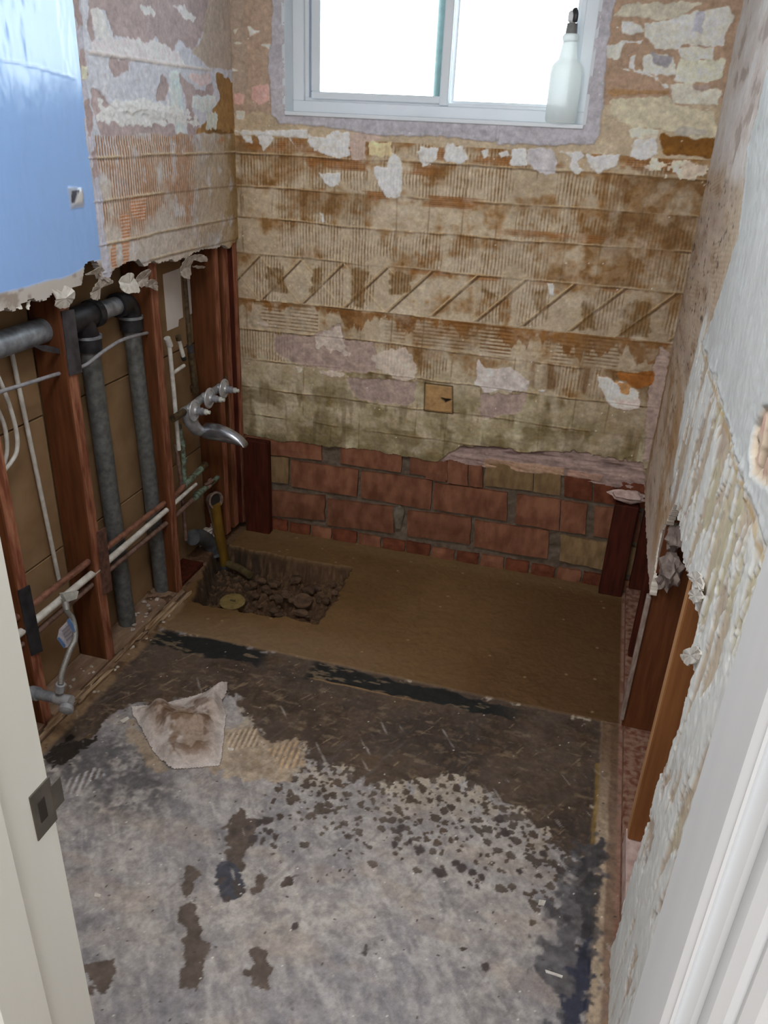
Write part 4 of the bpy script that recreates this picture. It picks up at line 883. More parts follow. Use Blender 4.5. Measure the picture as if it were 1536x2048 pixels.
    # black bitumen line along the tub edge
    bl = ss(.044, .036, np.abs(v + .818 + .010 * n1) + .012 * n3 + .008 * n2 + .012 * ss(.4, 1.2, u)) * ss(.0, .03, u) * (1 - ss(.40, .45, u) * ss(.60, .56, u)) * ss(1.32, 1.15, u)
    P.lay(bl, (34, 36, 36), 0, .7); P.lay(bl * ss(.45, .65, P.n(16, 60, 951)) * .8, (120, 104, 84))
    P.lay(ss(.004, .001, np.abs(v + .858 + .006 * n2)) * ss(.58, .62, u) * ss(1.0, .9, u), (140, 112, 78), .002)
    # slab where the tub stood
    tub = ss(-.775, -.768, v + .003 * n2)
    P.lay(tub, (112, 86, 54), .004, .6); P.lay(tub * ss(-.2, .6, n1 + .3 * n2) * .6, (96, 70, 40)); P.lay(tub * ss(.0, .6, n2) * .25, (122, 92, 58)); tubm = tub
    P.lay(tub * ss(-.60, -.74, v + .05 * n1) * ss(1.1, .3, u) * .8, (130, 106, 80)); P.lay(tub * ss(.8, 1.4, u + .1 * n1) * .6, (86, 58, 34))
    P.lay(tub * ss(-.10, -.02, v) * .5, (132, 108, 72)); P.lay(tub * ss(.025, .0, np.abs(v + .62 - .28 * (u - .5))) * (u > .5) * (u < 1.3) * .12, (88, 64, 36))
    P.lay(tub * ss(.12, .05, cells(u, v, 18, 9)[0]) * (cells(u, v, 18, 9)[1] > .93) * .8, (156, 134, 98), .001)
    # borders along the side walls
    rb = ss(1.468, 1.474, u + .004 * n3) * (v < -.77)
    P.lay(rb, (150, 130, 110), .006, .9); P.lay(rb * ss(-.9, -1.3, v + .1 * n2) * .7, (186, 166, 142)); P.lay(rb * ss(1.496, 1.504, u + .003 * n3) * .7, (110, 82, 68))
    P.lay(rb * ss(-1.1, -.85, v) * .8, (104, 80, 58)); P.lay(ss(.008, .002, np.abs(u - 1.468 - .004 * n2)) * (v < -.95) * (v > -1.35) * .8, (140, 112, 60), .003)
    lb = ss(.05, .03, u + .01 * n3) * (v < -.6); P.lay(lb, (130, 106, 80), .004); P.lay(lb * ss(0, .5, n3), (92, 70, 50))
    cav = ss(.002, -.004, u); P.lay(cav, (110, 84, 62), .0); P.lay(cav * ss(0, .6, n3) * .7, (78, 54, 40)); P.h += cav * .006 * ss(0, .8, n3)
    cav = ss(RW - .002, RW + .006, u); P.lay(cav, (150, 116, 100), .0); P.lay(cav * ss(0, .6, n3) * .6, (110, 62, 46))
    # black corner at the lower right
    P.poly([(1.443,-1.244),(1.490,-1.229),(1.485,-1.389),(1.474,-1.518),(1.476,-1.728),(1.411,-1.748),(1.425,-1.634),(1.379,-1.616),(1.373,-1.502),(1.386,-1.407)], (84, 82, 86), 0, .6, warp=.035, wf=40, soft=.01, seed=961, var=.5, vf=50, a=.85)
    P.poly([(1.452,-1.501),(1.478,-1.493),(1.477,-1.689),(1.426,-1.705),(1.430,-1.633)], (54, 56, 70), 0, .5, warp=.018, soft=.006, seed=962, var=.3)
    P.poly([(1.462,-1.254),(1.491,-1.228),(1.487,-1.375),(1.480,-1.468),(1.457,-1.500),(1.434,-1.378)], (66, 64, 66), 0, .6, warp=.02, soft=.006, seed=963, var=.4, a=.9)
    # damp boot prints and splashes
    dp = (94, 82, 74)
    for i, pts in enumerate(([(0.600,-1.440),(0.612,-1.394),(0.675,-1.415),(0.683,-1.491),(0.696,-1.546),(0.699,-1.566),(0.666,-1.563),(0.627,-1.509)], [(0.562,-1.582),(0.596,-1.585),(0.627,-1.651),(0.663,-1.691),(0.695,-1.742),(0.716,-1.759),(0.711,-1.794),(0.726,-1.838),(0.701,-1.841),(0.669,-1.773),(0.620,-1.705),(0.596,-1.648)],
                             [(0.497,-1.867),(0.538,-1.832),(0.565,-1.856),(0.558,-1.901),(0.530,-1.905)], [(0.631,-1.567),(0.654,-1.538),(0.694,-1.575),(0.724,-1.613),(0.711,-1.631),(0.685,-1.652),(0.656,-1.622)], [(0.722,-1.535),(0.742,-1.545),(0.755,-1.596),(0.745,-1.613),(0.732,-1.577)],
                             [(0.814,-1.767),(0.828,-1.735),(0.847,-1.767),(0.871,-1.798),(0.850,-1.810),(0.822,-1.808),(0.805,-1.786)], [(0.802,-1.533),(0.825,-1.560),(0.799,-1.571)], [(0.799,-1.732),(0.824,-1.730),(0.825,-1.753),(0.808,-1.752)])):
        P.poly(pts, dp if i != 3 else (74, 74, 82), -.0003, .7, warp=.014, wf=45, seed=970 + i, var=.25)
    R = random.Random(5)
    for k, (cx, cy) in enumerate([(0.662,-1.444),(0.678,-1.422),(0.693,-1.409),(0.699,-1.439),(0.680,-1.469),(0.705,-1.469),(0.713,-1.443),(0.665,-1.598),(0.694,-1.596),(0.713,-1.610),(0.695,-1.636),(1.177,-1.398),(1.202,-1.404),(1.226,-1.410),(1.201,-1.432),(1.220,-1.440),(1.130,-1.427),(1.159,-1.394),(1.352,-1.297),(1.397,-1.334),(1.240,-1.230),(1.258,-1.265),(1.041,-1.359),(1.071,-1.380),(1.011,-1.385),(1.011,-1.338),(0.861,-1.653),(1.023,-1.667),(1.308,-1.370),(1.272,-1.622)]):
        rr = R.uniform(.007, .013)
        P.poly([(cx + rr * math.cos(a) * R.uniform(.7, 1.3), cy + rr * 1.2 * math.sin(a) * R.uniform(.7, 1.3)) for a in [k2 * .9 for k2 in range(7)]], (78, 70, 68), 0, .7, warp=.005, seed=1000 + k)
    d, r = cells(u, v, 30, 8); P.lay(ss(.09, .05, d) * (r > .84) * (v < -.9), (74, 66, 62))
    d, r = cells(u, v, 34, 12); P.lay(ss(.07, .03, d) * (r > .9) * (v < -.8), (226, 222, 214), .001)
    for k in range(46):
        x = R.uniform(.25, 1.4); y = R.uniform(-1.85, -.9); a = R.uniform(.9, 1.6); L = R.uniform(.01, .05)
        m = ss(.0022, .0006, line_d(u, v, [(x, y), (x + L * math.cos(a), y + L * math.sin(a))])) if False else None
    sx = fbm(u * .8 + v * .6, v * .8 - u * .6, 90, 9, 990, 3); P.lay(ss(.85, 1.1, sx) * .35 * (v < -.95), (206, 200, 194))
    sx = fbm(u * .9 - v * .4, v * .9 + u * .4, 80, 8, 994, 3); P.lay(ss(.7, 1.0, sx) * .3 * (v < -.95), (110, 104, 104))
    # pit broken through the slab
    pit = [(0.049,-0.598),(0.026,-0.514),(0.000,-0.411),(-0.038,-0.296),(-0.053,-0.198),(-0.023,-0.169),(0.068,-0.188),(0.280,-0.187),(0.514,-0.180),(0.525,-0.304),(0.523,-0.466),(0.517,-0.577),(0.382,-0.583),(0.220,-0.597)]
    pd = poly_sd(u, v, pit) + .010 * n3
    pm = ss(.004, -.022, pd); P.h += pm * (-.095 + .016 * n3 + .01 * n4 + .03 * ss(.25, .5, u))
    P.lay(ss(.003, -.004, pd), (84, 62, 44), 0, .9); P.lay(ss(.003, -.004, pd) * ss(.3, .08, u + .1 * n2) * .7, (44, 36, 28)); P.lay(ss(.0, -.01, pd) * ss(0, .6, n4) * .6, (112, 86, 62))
    P.h += .0008 * n3 + .0006 * n4 + .0003 * nf
    P.mul(1 + (.12 * n4 + .09 * nf) * (1 - .75 * tubm))
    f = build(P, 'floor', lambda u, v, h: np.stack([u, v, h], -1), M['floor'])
    struct(f)
    obj('subfloor', box((-.9, -4.6, -.16), (2.6, -2.0, .0)), M['plate_dirt'], f)
    # rubble in the pit
    R = random.Random(21)
    for i in range(34):
        x = R.uniform(.16, .49); y = R.uniform(-.54, -.22); s = R.uniform(.008, .022)
        if (x - .14) ** 2 + (y + .42) ** 2 < .004: continue
        obj('stone', lump((x, y, -.075 + .03 * (x > .3) + s * .3), (s * R.uniform(.8, 1.5), s, s * .7), 1100 + i, 1, .5), M['stone'], f)
    return f
FL = floor()

# ------------------------------------------------------------------ ceiling, front wall, hall
struct(obj('ceiling', box((-.9, -4.6, 2.4), (2.6, .14, 2.46)), M['ceiling']))
wf = struct(obj('wall_front', box((-.9, -2.32, -.01), (.792, YF, 2.4)), M['hallpaint']))
obj('wall_pier', box((1.43, -2.32, -.01), (2.6, YF, 2.4)), M['hallpaint'], wf); obj('wall_header', box((.792, -2.32, 2.05), (1.43, YF, 2.4)), M['hallpaint'], wf)
struct(obj('wall_hall_left', box((-.95, -4.6, 0), (-.9, -2.2, 2.4)), M['hallpaint'])); struct(obj('wall_hall_right', box((2.6, -4.6, 0), (2.65, -2.2, 2.4)), M['hallpaint']))
struct(obj('wall_hall_back', box((-.95, -4.65, 0), (2.65, -4.6, 2.4)), M['hallpaint']))

# ------------------------------------------------------------------ door frame
dr = bpy.data.objects.new('door_1', None); COL.objects.link(dr); struct(dr)
obj('door_jamb', box((.772, -2.33, 0), (.81, YF + .001, 2.05), .0015), M['jamb'], dr)
obj('door_stop', box((.81, -2.33, 0), (.818, -2.268, 2.04), .003), M['jamb'], dr)
obj('door_casing', box((.72, -2.345, 0), (.80, -2.325, 2.08), .004), M['jamb'], dr)
obj('door_jamb', box((1.414, -2.33, 0), (1.45, YF + .001, 2.05), .006), M['casing'], dr)
obj('door_stop', box((1.404, -2.33, 0), (1.414, -2.262, 2.04), .006), M['casing'], dr)
bm = bmesh.new()
for lo, hi in (((1.424, -2.352, 0), (1.50, -2.325, 2.09)), ((1.436, -2.362, 0), (1.47, -2.345, 2.09))): box(lo, hi, .006, bm)
obj('door_casing', bm, M['casing'], dr)
obj('door_head', box((.772, -2.33, 2.03), (1.45, YF + .001, 2.07), .003), M['casing'], dr)
sp = bmesh.new()
q = [(-2.229, .921), (-2.1985, .924), (-2.1985, .866), (-2.229, .864)]
st = obj('strike_plate', box((.8095, -2.2295, .862), (.8115, -2.198, .924), .0006), M['strike'], dr)
obj('strike_lip', box((.8105, -2.2, .876), (.8125, -2.184, .912), .0008, None, None), M['strike'], st)
obj('strike_hole_shade', box((.811, -2.2215, .880), (.8121, -2.2105, .908), .0004), M['strike_hole_shade'], st)  # dark slab on the plate, put in for the shade of its hole

# ------------------------------------------------------------------ window
M['track_grey'] = mat('grey_window_track', (172, 186, 206), (160, 174, 196), 0.4, bump=0)
wn = bpy.data.objects.new('window_1', None); COL.objects.link(wn); struct(wn)
x0, x1, z0, z1 = .186, 1.139, 1.566, 2.16; YR = .062
def frame(name, a0, a1, b0, b1, w, y0, y1, m, bev=.002, bottom=None, skip=()):
    bt = bottom or w
    for k, (lo, hi) in {'sill': ((a0, y0, b0), (a1, y1, b0 + bt)), 'head': ((a0, y0, b1 - w), (a1, y1, b1)),
                        'left': ((a0, y0, b0 + bt), (a0 + w, y1, b1 - w)), 'right': ((a1 - w, y0, b0 + bt), (a1, y1, b1 - w))}.items():
        if k not in skip: obj(name, box(lo, hi, bev), m, wn)
obj('reveal', box((x0 - .01, -.004, z0), (x0, .14, z1)), M['reveal'], wn); obj('reveal', box((x1, -.004, z0), (x1 + .01, .14, z1)), M['reveal'], wn)
obj('reveal', box((x0 - .01, -.004, z1), (x1 + .01, .14, z1 + .012)), M['reveal'], wn)
obj('window_sill', box((x0 - .002, -.010, z0 - .012), (x1 + .004, .14, z0), .002), M['window_white'], wn)
frame('window_frame', x0, x1, z0, z1, .038, YR, .13, M['window_white'], .002, .034)
frame('window_track', x0 + .038, x1 - .038, z0 + .034, z1 - .038, .014, YR + .012, .115, M['window_white'], .0015, .010)
# inner (left) sash, meeting stile, outer (right) sash
frame('sash_rail', x0 + .062, .708, z0 + .040, z1 - .046, .030, YR + .004, YR + .026, M['window_white'], .003, .022, ('right',))
obj('meeting_stile', box((.682, YR - .002, z0 + .036), (.710, YR + .028, z1 - .046), .003), M['window_white'], wn)
frame('sash_rail', .706, x1 - .05, z0 + .040, z1 - .046, .014, YR + .034, YR + .054, M['window_white'], .002, .012)
obj('track_back', box((x0 + .050, YR + .020, z0 + .040), (x0 + .066, .115, z1 - .046)), M['track_grey'], wn)
g = obj('glass_pane', box((x0 + .088, YR + .012, z0 + .058), (.686, YR + .016, z1 - .07)), M['glass'], wn)
g = obj('glass_pane', box((.716, YR + .042, z0 + .050), (x1 - .06, YR + .046, z1 - .056)), M['glass'], wn)
obj('outer_ledge', box((x0, .135, z0 + .03), (x1, .30, z0 + .044), .002), M['outside_ledge'], wn)
dp = thing('downpipe', 'pale green downpipe seen through the left window pane', 'pipe')
obj('pipe', tube([(.574, .55, 1.0), (.574, .55, 3.2)], .024), M['downpipe'], dp, True)
obj('bracket', box((.552, .53, 2.26), (.602, .59, 2.29), .002), M['downpipe'], dp)

# ------------------------------------------------------------------ spray bottle on the sill
sb = thing('spray_bottle', 'milky white plastic spray bottle with black trigger on the window sill', 'bottle')
bx, by, bz = 1.071, .012, z0
prof = [(.030, 0), (.043, .003), (.0465, .012), (.0465, .135), (.0445, .150), (.038, .160), (.0285, .168), (.0265, .176), (.0215, .205), (.0195, .214), (.019, .215)]
obj('body', lathe(prof, (bx, by, bz), seg=28), M['milky'], sb, True)
obj('collar', lathe([(.0195, 0), (.0235, .004), (.0235, .014), (.019, .020)], (bx, by, bz + .214), seg=28), M['milky'], sb, True)
obj('cap', lathe([(.0165, 0), (.0165, .006), (.0145, .026), (.013, .026)], (bx, by, bz + .234), seg=24), M['greycap'], sb, True)
hd = bmesh.new(); box((bx - .013, by - .022, bz + .260), (bx + .006, by + .04, bz + .290), .005, hd)
obj('sprayer_head', hd, M['whitecap'], sb)
obj('trigger', tube(spline([(bx + .004, by - .024, bz + .292), (bx + .009, by - .03, bz + .278), (bx + .008, by - .028, bz + .260)], 4), [.0075] * 8 + [.006], 8), M['blackcap'], sb, True)

# ------------------------------------------------------------------ drain pipework in the left wall
XP = -.076
dw = thing('drain_pipework', 'grey galvanised drain pipes in the left wall, one level run with two drops', 'pipes')
zH = 1.036
def along_y(y0, y1, r, z=zH, x=XP): return tube([(x, y0, z), (x, y1, z)], r, 20)
obj('level_pipe', along_y(-1.72, -.91, .031), M['galv'], dw, True); obj('level_pipe', along_y(-.78, -.62, .026), M['galv'], dw, True)
t_ = along_y(-.92, -.78, .034); tube([(XP, -.845, zH), (XP, -.82, zH - .06)], .033, 20, t_)
obj('tee', t_, M['iron'], dw, True)
for y in (-.915, -.785): obj('tee_collar', along_y(y - .012, y + .012, .039), M['iron'], dw, True)
obj('drop_collar', tube([(XP, -.82, zH - .055), (XP, -.82, zH - .095)], [0.036, .035], 22), M['iron'], dw, True)
obj('collar_rim', tube([(XP, -.82, zH - .052), (XP, -.82, zH - .060)], .0385, 22), M['galv'], dw, True)
obj('drop_pipe', tube([(XP, -.82, zH - .09), (XP, -.797, .0)], .0275, 20), M['galv_dark'], dw, True)
el = tube(spline([(XP, -.65, zH), (XP, -.622, zH - .004), (XP, -.605, zH - .025), (XP, -.602, zH - .05)], 5), .032, 20)
obj('elbow', el, M['iron'], dw, True); obj('elbow_collar', along_y(-.672, -.650, .035), M['iron'], dw, True)
obj('drop_collar', tube([(XP, -.602, zH - .045), (XP, -.602, zH - .085)], .035, 22), M['iron'], dw, True)
obj('collar_rim', tube([(XP, -.602, zH - .042), (XP, -.602, zH - .050)], .0365, 22), M['galv'], dw, True)
obj('drop_pipe', tube([(XP, -.602, zH - .08), (XP, -.572, .0)], .0255, 20), M['galv_dark'], dw, True)

# cables and thin conduits
o = obj('electrical_cable', tube(spline([(-0.045,-1.284,0.941),(-0.045,-1.219,0.941),(-0.045,-1.132,0.935),(-0.045,-1.022,0.928)] + [(-0.040,-0.942,0.923),(-0.040,-0.886,0.923)] + [(-0.026,-0.833,0.944),(-0.026,-0.745,0.955),(-0.026,-0.667,0.952)] + [(-0.050,-0.537,0.933)], 6), .0052, 10), M['cable'], None, True)
tag(o, 'grey electrical cable threaded through the studs past the drain pipes', 'cable')
lp = thing('coiled_cable', 'loops of white cable hanging at the left edge behind the door jamb', 'cable')
obj('loop', tube(spline([(-0.070,-1.194,0.984),(-0.070,-1.171,0.903),(-0.070,-1.160,0.822),(-0.070,-1.169,0.772),(-0.070,-1.196,0.749),(-0.070,-1.232,0.735)], 6), .0055, 10), M['wcable'], lp, True)
obj('loop', tube(spline([(-0.090,-1.196,0.908),(-0.090,-1.175,0.837),(-0.090,-1.180,0.773),(-0.090,-1.209,0.730),(-0.090,-1.234,0.727)], 6), .0055, 10), M['wcable'], lp, True)
o = obj('thin_conduit', tube([(-0.100,-1.096,1.005),(-0.100,-1.059,0.323)], .0062, 10), M['wcable'], None, True); tag(o, 'thin pale upright conduit on the brown board left of the tall stud', 'conduit')

# three level supply pipes
def level(name, pts, r, m, lab, cat='pipe', grp='water pipes along the left wall'):
    o = obj(name, tube(pts, r, 14), m, None, True); tag(o, lab, cat, grp); return o
level('copper_pipe', [(-0.036,-1.423,0.373),(-0.036,-1.308,0.369),(-0.036,-0.919,0.365),(-0.036,-0.502,0.361)] + [(-0.036,-0.333,0.379)], .0095, M['copper'], 'tarnished copper pipe, topmost of the three level water pipes')
wp = thing('white_pipe', 'white water pipe running level between two brown ones', 'pipe', group='water pipes along the left wall')
obj('pipe', tube([(-0.030,-1.440,0.334),(-0.030,-1.315,0.324),(-0.030,-0.935,0.326),(-0.030,-0.550,0.338),(-0.030,-0.363,0.345)], [.0105, .0105, .0105, .009, .006], 14), M['wpipe'], wp, True)
level('brown_pipe', [(-0.036,-1.442,0.297),(-0.036,-1.294,0.283),(-0.036,-0.934,0.289),(-0.036,-0.513,0.285)] + [(-0.036,-0.386,0.290)], .0085, M['brownpipe'], 'brown water pipe, lowest of the three level pipes')

# risers by the tub taps
rs = thing('shower_riser', 'dark brass shower riser pipe with coupling above the tub taps', 'pipe')
obj('pipe', tube([(-0.075,-0.269,1.110),(-0.075,-0.260,0.821)], .0085, 14), M['brass'], rs, True); obj('coupling', tube([(-0.075,-0.263,0.825),(-0.075,-0.253,0.791)], .0115, 14), M['strap'], rs, True)
obj('lower_pipe', tube([(-0.075,-0.256,0.797),(-0.075,-0.240,0.638)], .0125, 14), M['brass'], rs, True); obj('valve_nut', tube([(-0.075,-0.251,0.674),(-0.075,-0.246,0.654)], .0155, 14), M['brass'], rs, True)
wr = thing('white_riser', 'dull white upright water pipe with a short side branch beside the third stud', 'pipe')
obj('pipe', tube([(-0.050,-0.439,0.877),(-0.050,-0.433,0.698),(-0.050,-0.429,0.499)], .0075, 12), M['wpipe'], wr, True)
obj('branch', tube([(-0.060,-0.422,0.766),(-0.060,-0.337,0.773)], .0065, 12), M['wpipe'], wr, True); obj('stub', tube([(-0.060,-0.360,0.870),(-0.060,-0.336,0.803)], .007, 12), M['wpipe'], wr, True)
obj('band', tube([(-0.060,-0.362,0.880),(-0.060,-0.358,0.866)], .010, 12), M['brass'], wr, True); obj('cap', tube([(-0.060,-0.339,0.805),(-0.060,-0.331,0.792)], .0085, 12), M['iron'], wr, True)
obj('top_band', tube([(-0.050,-0.449,0.894),(-0.050,-0.435,0.865)], .011, 12), M['wpipe'], wr, True)
gp = thing('corroded_pipe', 'green corroded copper pipe dropping from the tub taps to the supply', 'pipe')
obj('pipe', tube([(-0.050,-0.416,0.586),(-0.050,-0.402,0.489),(-0.050,-0.407,0.347)], .0085, 12), M['verdigris'], gp, True); obj('joint', tube([(-0.050,-0.405,0.520),(-0.050,-0.400,0.503)], .011, 12), M['verdigris'], gp, True); obj('joint', tube([(-0.050,-0.399,0.459),(-0.050,-0.398,0.444)], .011, 12), M['verdigris'], gp, True)
obj('pale_pipe', tube([(-0.060,-0.429,0.516),(-0.060,-0.414,0.377),(-0.060,-0.411,0.134)], .007, 12), M['brownpipe'], gp, True)
cs = thing('capped_stub', 'short green grey capped pipe stub pointing at the spout', 'pipe')
obj('stub', tube([(-0.035,-0.439,0.369),(-0.035,-0.380,0.375),(-0.035,-0.287,0.385)], [.011, .011, .0115], 14), M['verdigris'], cs, True); obj('cap', tube([(-0.035,-0.311,0.383),(-0.035,-0.276,0.386)], .0135, 14), M['brass'], cs, True)
cp = thing('lower_fitting', 'corroded pipe fitting with a branch below the spout', 'pipe')
obj('run', tube([(-0.045,-0.370,0.282),(-0.045,-0.304,0.285),(-0.045,-0.190,0.287),(-0.045,-0.013,0.297)], [.0105, .0115, .0095, .0085], 12), M['verdigris'], cp, True); obj('branch', tube([(-0.060,-0.155,0.406),(-0.060,-0.136,0.351),(-0.060,-0.104,0.292)], .0065, 12), M['brownpipe'], cp, True)
obj('crust', lump([(-0.040,-0.249,0.295)][0], (.012, .024, .014), 31, 2, .9), M['pinkflake_dark'] if 'pinkflake_dark' in M else M['brownpipe'], cp, True)
obj('joint', tube([(-0.045,-0.343,0.286),(-0.045,-0.312,0.286)], .014, 12), M['verdigris'], cp, True)

# ------------------------------------------------------------------ tub taps and spout
M['discgrey'] = mat('pale_cast_disc', (196, 198, 202), (172, 174, 178), 0.35, 0.35, scale=50, bump=0.08)
fa = thing('tub_faucet', 'grey three stem tub valve with a silver spout in the left wall', 'faucet')
ys = (-.185, -.30, -.41); zs = (.655, .655, .645); X0 = .0
bd = tube(spline([(X0 - .016, -.43, .642), (X0 - .016, -.36, .648), (X0 - .016, -.30, .652), (X0 - .016, -.24, .652), (X0 - .016, -.165, .652)], 4), .0145, 16)
for y, z in zip(ys, zs): lump((X0 - .010, y, z), (.014, .020, .019), int(-y * 100), 2, .08, bd)
tube([(X0 - .018, -.41, .645), (X0 - .016, -.40, .60), (X0 - .008, -.372, .560), (X0 - .004, -.35, .548)], [.026, .024, .022, .018], 14, bd)
obj('valve_body', bd, M['castgrey'], fa, True)
for y, z in zip(ys, zs):
    e = obj('escutcheon', lathe([(.016, -.004), (.0355, .002), (.037, .005), (.036, .008), (.029, .010), (.027, .008), (.016, .012), (.014, .018)], (X0 + .004, y, z), (1, 0, 0), 32), M['discgrey'], fa, True)
    obj('stem', lathe([(.013, 0), (.013, .022), (.0105, .024), (.0105, .034)], (X0 + .016, y, z), (1, 0, 0), 16), M['stem_grey'], fa, True)
    obj('stem_tip', lathe([(.010, 0), (.010, .010), (.0065, .011), (.0065, .021), (.005, .022)], (X0 + .046, y, z), (1, 0, 0), 12), M['stem'], fa, True)
obj('inlet', tube([(-.02, -.43, .642), (-.022, -.50, .640)], .0125, 14), M['brass'], fa, True); obj('inlet', tube([(-.024, -.17, .655), (-.03, -.10, .668)], .011, 14), M['brass'], fa, True)
sy = -.335
spt = bmesh.new()
prof = [(0.000, .574, .512), (.03, .578, .510), (.06, .576, .509), (.09, .568, .509), (.115, .557, .508), (.135, .544, .506), (.148, .530, .504), (.154, .518, .505)]
rings = []
for (dx, zt, zb) in prof:
    w_ = .028 - .008 * (dx / .154) ** 2; zc = (zt + zb) / 2; hh = (zt - zb) / 2
    rings.append([spt.verts.new((X0 + .005 + dx, sy + w_ * math.cos(a), zc + hh * (math.sin(a) if math.sin(a) > 0 else .85 * math.sin(a)))) for a in [2 * math.pi * k / 16 for k in range(16)]])
for a, b in zip(rings[:-1], rings[1:]):
    for k in range(16): spt.faces.new((a[k], a[(k + 1) % 16], b[(k + 1) % 16], b[k]))
spt.faces.new(rings[0][::-1]); spt.faces.new(rings[-1])
obj('spout', spt, M['chrome'], fa, True)

# ------------------------------------------------------------------ overflow, trap and drain
M['bore_shade'] = mat('dark_bore_shade', (34, 28, 24), None, 0.9, bump=0)
ov = thing('overflow_pipe', 'yellowed overflow pipe with a grey ring mouth leaning over the floor pit', 'pipe')
pt = [(-0.020,-0.248,0.215),(-0.020,-0.232,0.095),(-0.020,-0.211,0.004),(-0.020,-0.193,-0.079)]
obj('pipe', tube(pt, .0205, 16), M['yellow'], ov, True)
c = Vector([(-0.020,-0.246,0.231)][0])
ax = Vector((.90, -.40, .12)).normalized()
obj('mouth', lathe([(.022, -.026), (.030, -.006), (.034, .0), (.034, .007), (.027, .008), (.0235, -.002)], c, ax, 28), M['ring'], ov, True)
obj('mouth_shade', lathe([(.0230, .0), (.0228, .0015)], c, ax, 24), M['bore_shade'], ov)  # dark disc in the mouth, the shade of the bore put into colour
obj('neck', tube([c - ax * .024, c - ax * .020 + Vector((.004, 0, -.022)), Vector(pt[1])], [.022, .022, .0205], 16), M['ring'], ov, True)
obj('foot', tube([Vector(pt[-1]) + Vector((0, 0, .004)), Vector(pt[-1]) + Vector((.004, -.004, -.05))], .020, 16), M['abs'], ov, True)
db = obj('drain_stub', tube([(0.009,-0.227,-0.055),(0.064,-0.240,-0.055),(0.127,-0.274,-0.055)], .0155, 16), M['darkbrass'], None, True); tag(db, 'dirty brass drain stub lying across the floor pit', 'pipe')
fg = thing('drain_flange', 'round dull yellow drain flange lying in the floor pit', 'drain')
c = Vector([(0.144,-0.465,-0.060)][0])
obj('rim', lathe([(.028, -.022), (.030, -.004), (.046, .0), (.047, .003), (.030, .006), (.012, .006)], c, (.02, -.10, 1), 28), M['flange'], fg, True)
obj('crossbar', box((c.x - .010, c.y - .004, c.z + .003), (c.x + .012, c.y + .004, c.z + .010), .002), M['darkbrass'], fg)
eb = thing('drain_elbow', 'dark grey plastic drain elbow behind the yellowed pipe', 'pipe')
e0 = [(-0.060,-0.363,0.120),(-0.060,-0.300,0.090),(-0.060,-0.240,0.034),(-0.060,-0.218,-0.028)]
obj('bend', tube(spline(e0, 5), .030, 18), M['abs'], eb, True)
obj('rim', tube([Vector(e0[-1]), Vector(e0[-1]) + Vector((.003, -.004, -.012))], .034, 18), M['abs'], eb, True)
rp = obj('broken_ring', lathe([(.018, 0), (.034, .0), (.036, .012), (.033, .016), (.022, .016), (.018, .010)], [(0.392,-0.396,-0.050)][0], (.1, -.3, 1), 18), M['stone'], None, True)
tag(rp, 'dirt covered broken pipe ring among the rubble in the floor pit', 'pipe')

# ------------------------------------------------------------------ stop valve, hose and tag by the door jamb
sv = thing('toilet_supply', 'braided supply hose with printed tag on a stop valve beside the door jamb', 'hose')
v0, v1, v2 = [(-0.003,-1.345,0.161),(0.070,-1.345,0.162),(0.106,-1.345,0.162)]
obj('stub_pipe', tube([Vector(v0) + Vector((-.05, 0, .0)), v0, v1, v2], [.0145, .0145, .0135, .012], 14), M['galv'], sv, True)
obj('collar', tube([v0, Vector(v0) * .7 + Vector(v1) * .3], .0185, 12), M['galv'], sv, True)
obj('valve_body', tube([v1, v2, Vector(v2) + Vector((.012, 0, 0))], [.014, .0165, .0165], 14), M['castgrey'], sv, True)
obj('valve_knob', lathe([(.006, 0), (.016, .002), (.019, .008), (.019, .016), (.012, .020)], Vector(v2) + Vector((.008, -.01, -.004)), (.25, -.9, -.35), 16, None, 1.0), M['castgrey'], sv, True)
hp = [(0.088,-1.345,0.190),(0.095,-1.345,0.214)] + [(0.092,-1.330,0.239)] + [(0.094,-1.290,0.283)] + [(0.091,-1.260,0.301)] + [(0.060,-1.220,0.324)] + [(0.016,-1.185,0.321)] + [(0.003,-1.170,0.335)]
obj('nut', tube([hp[0], hp[1]], .0125, 8), M['castgrey'], sv, True)
obj('hose', tube(spline(hp[1:], 6), .0078, 12), M['braid'], sv, True); obj('ferrule', tube([hp[-2], hp[-1]], .0095, 12), M['braid'], sv, True)
tg = [(0.041,-1.255,0.313),(0.079,-1.255,0.355),(0.088,-1.255,0.337),(0.090,-1.255,0.318),(0.063,-1.255,0.261),(0.047,-1.255,0.254),(0.029,-1.255,0.279)]
tgo = obj('tag', chip_mesh(tg, .0012, 0), M['tag'], sv)
obj('tag_band', chip_mesh([(0.071,-1.258,0.349),(0.081,-1.258,0.359),(0.090,-1.258,0.341),(0.092,-1.258,0.321),(0.085,-1.258,0.316)], .0008, 0), M['tag_blue'], tgo); obj('tag_band', chip_mesh([(0.032,-1.258,0.283),(0.039,-1.258,0.289),(0.055,-1.258,0.267),(0.048,-1.258,0.254)], .0008, 0), M['tag_blue'], tgo)
for k in range(4):
    a = [(0.050,-1.258,0.311),(0.075,-1.258,0.337),(0.078,-1.258,0.335),(0.053,-1.258,0.309)]
    d = Vector([(0.053,-1.258,0.302)][0]) - Vector([(0.050,-1.258,0.311)][0])
    obj('tag_print', chip_mesh([Vector(p) + d * k for p in a], .0005, 0), M['tag_grey'], tgo)
cl = obj('pipe_clip', chip_mesh([(-0.012,-1.171,0.364),(-0.012,-1.106,0.334),(-0.012,-1.119,0.317),(-0.012,-1.161,0.331)][::-1], .012, .001), M['stem'], None); tag(cl, 'pale grey clamp on the level white pipe above the hose', 'clamp')

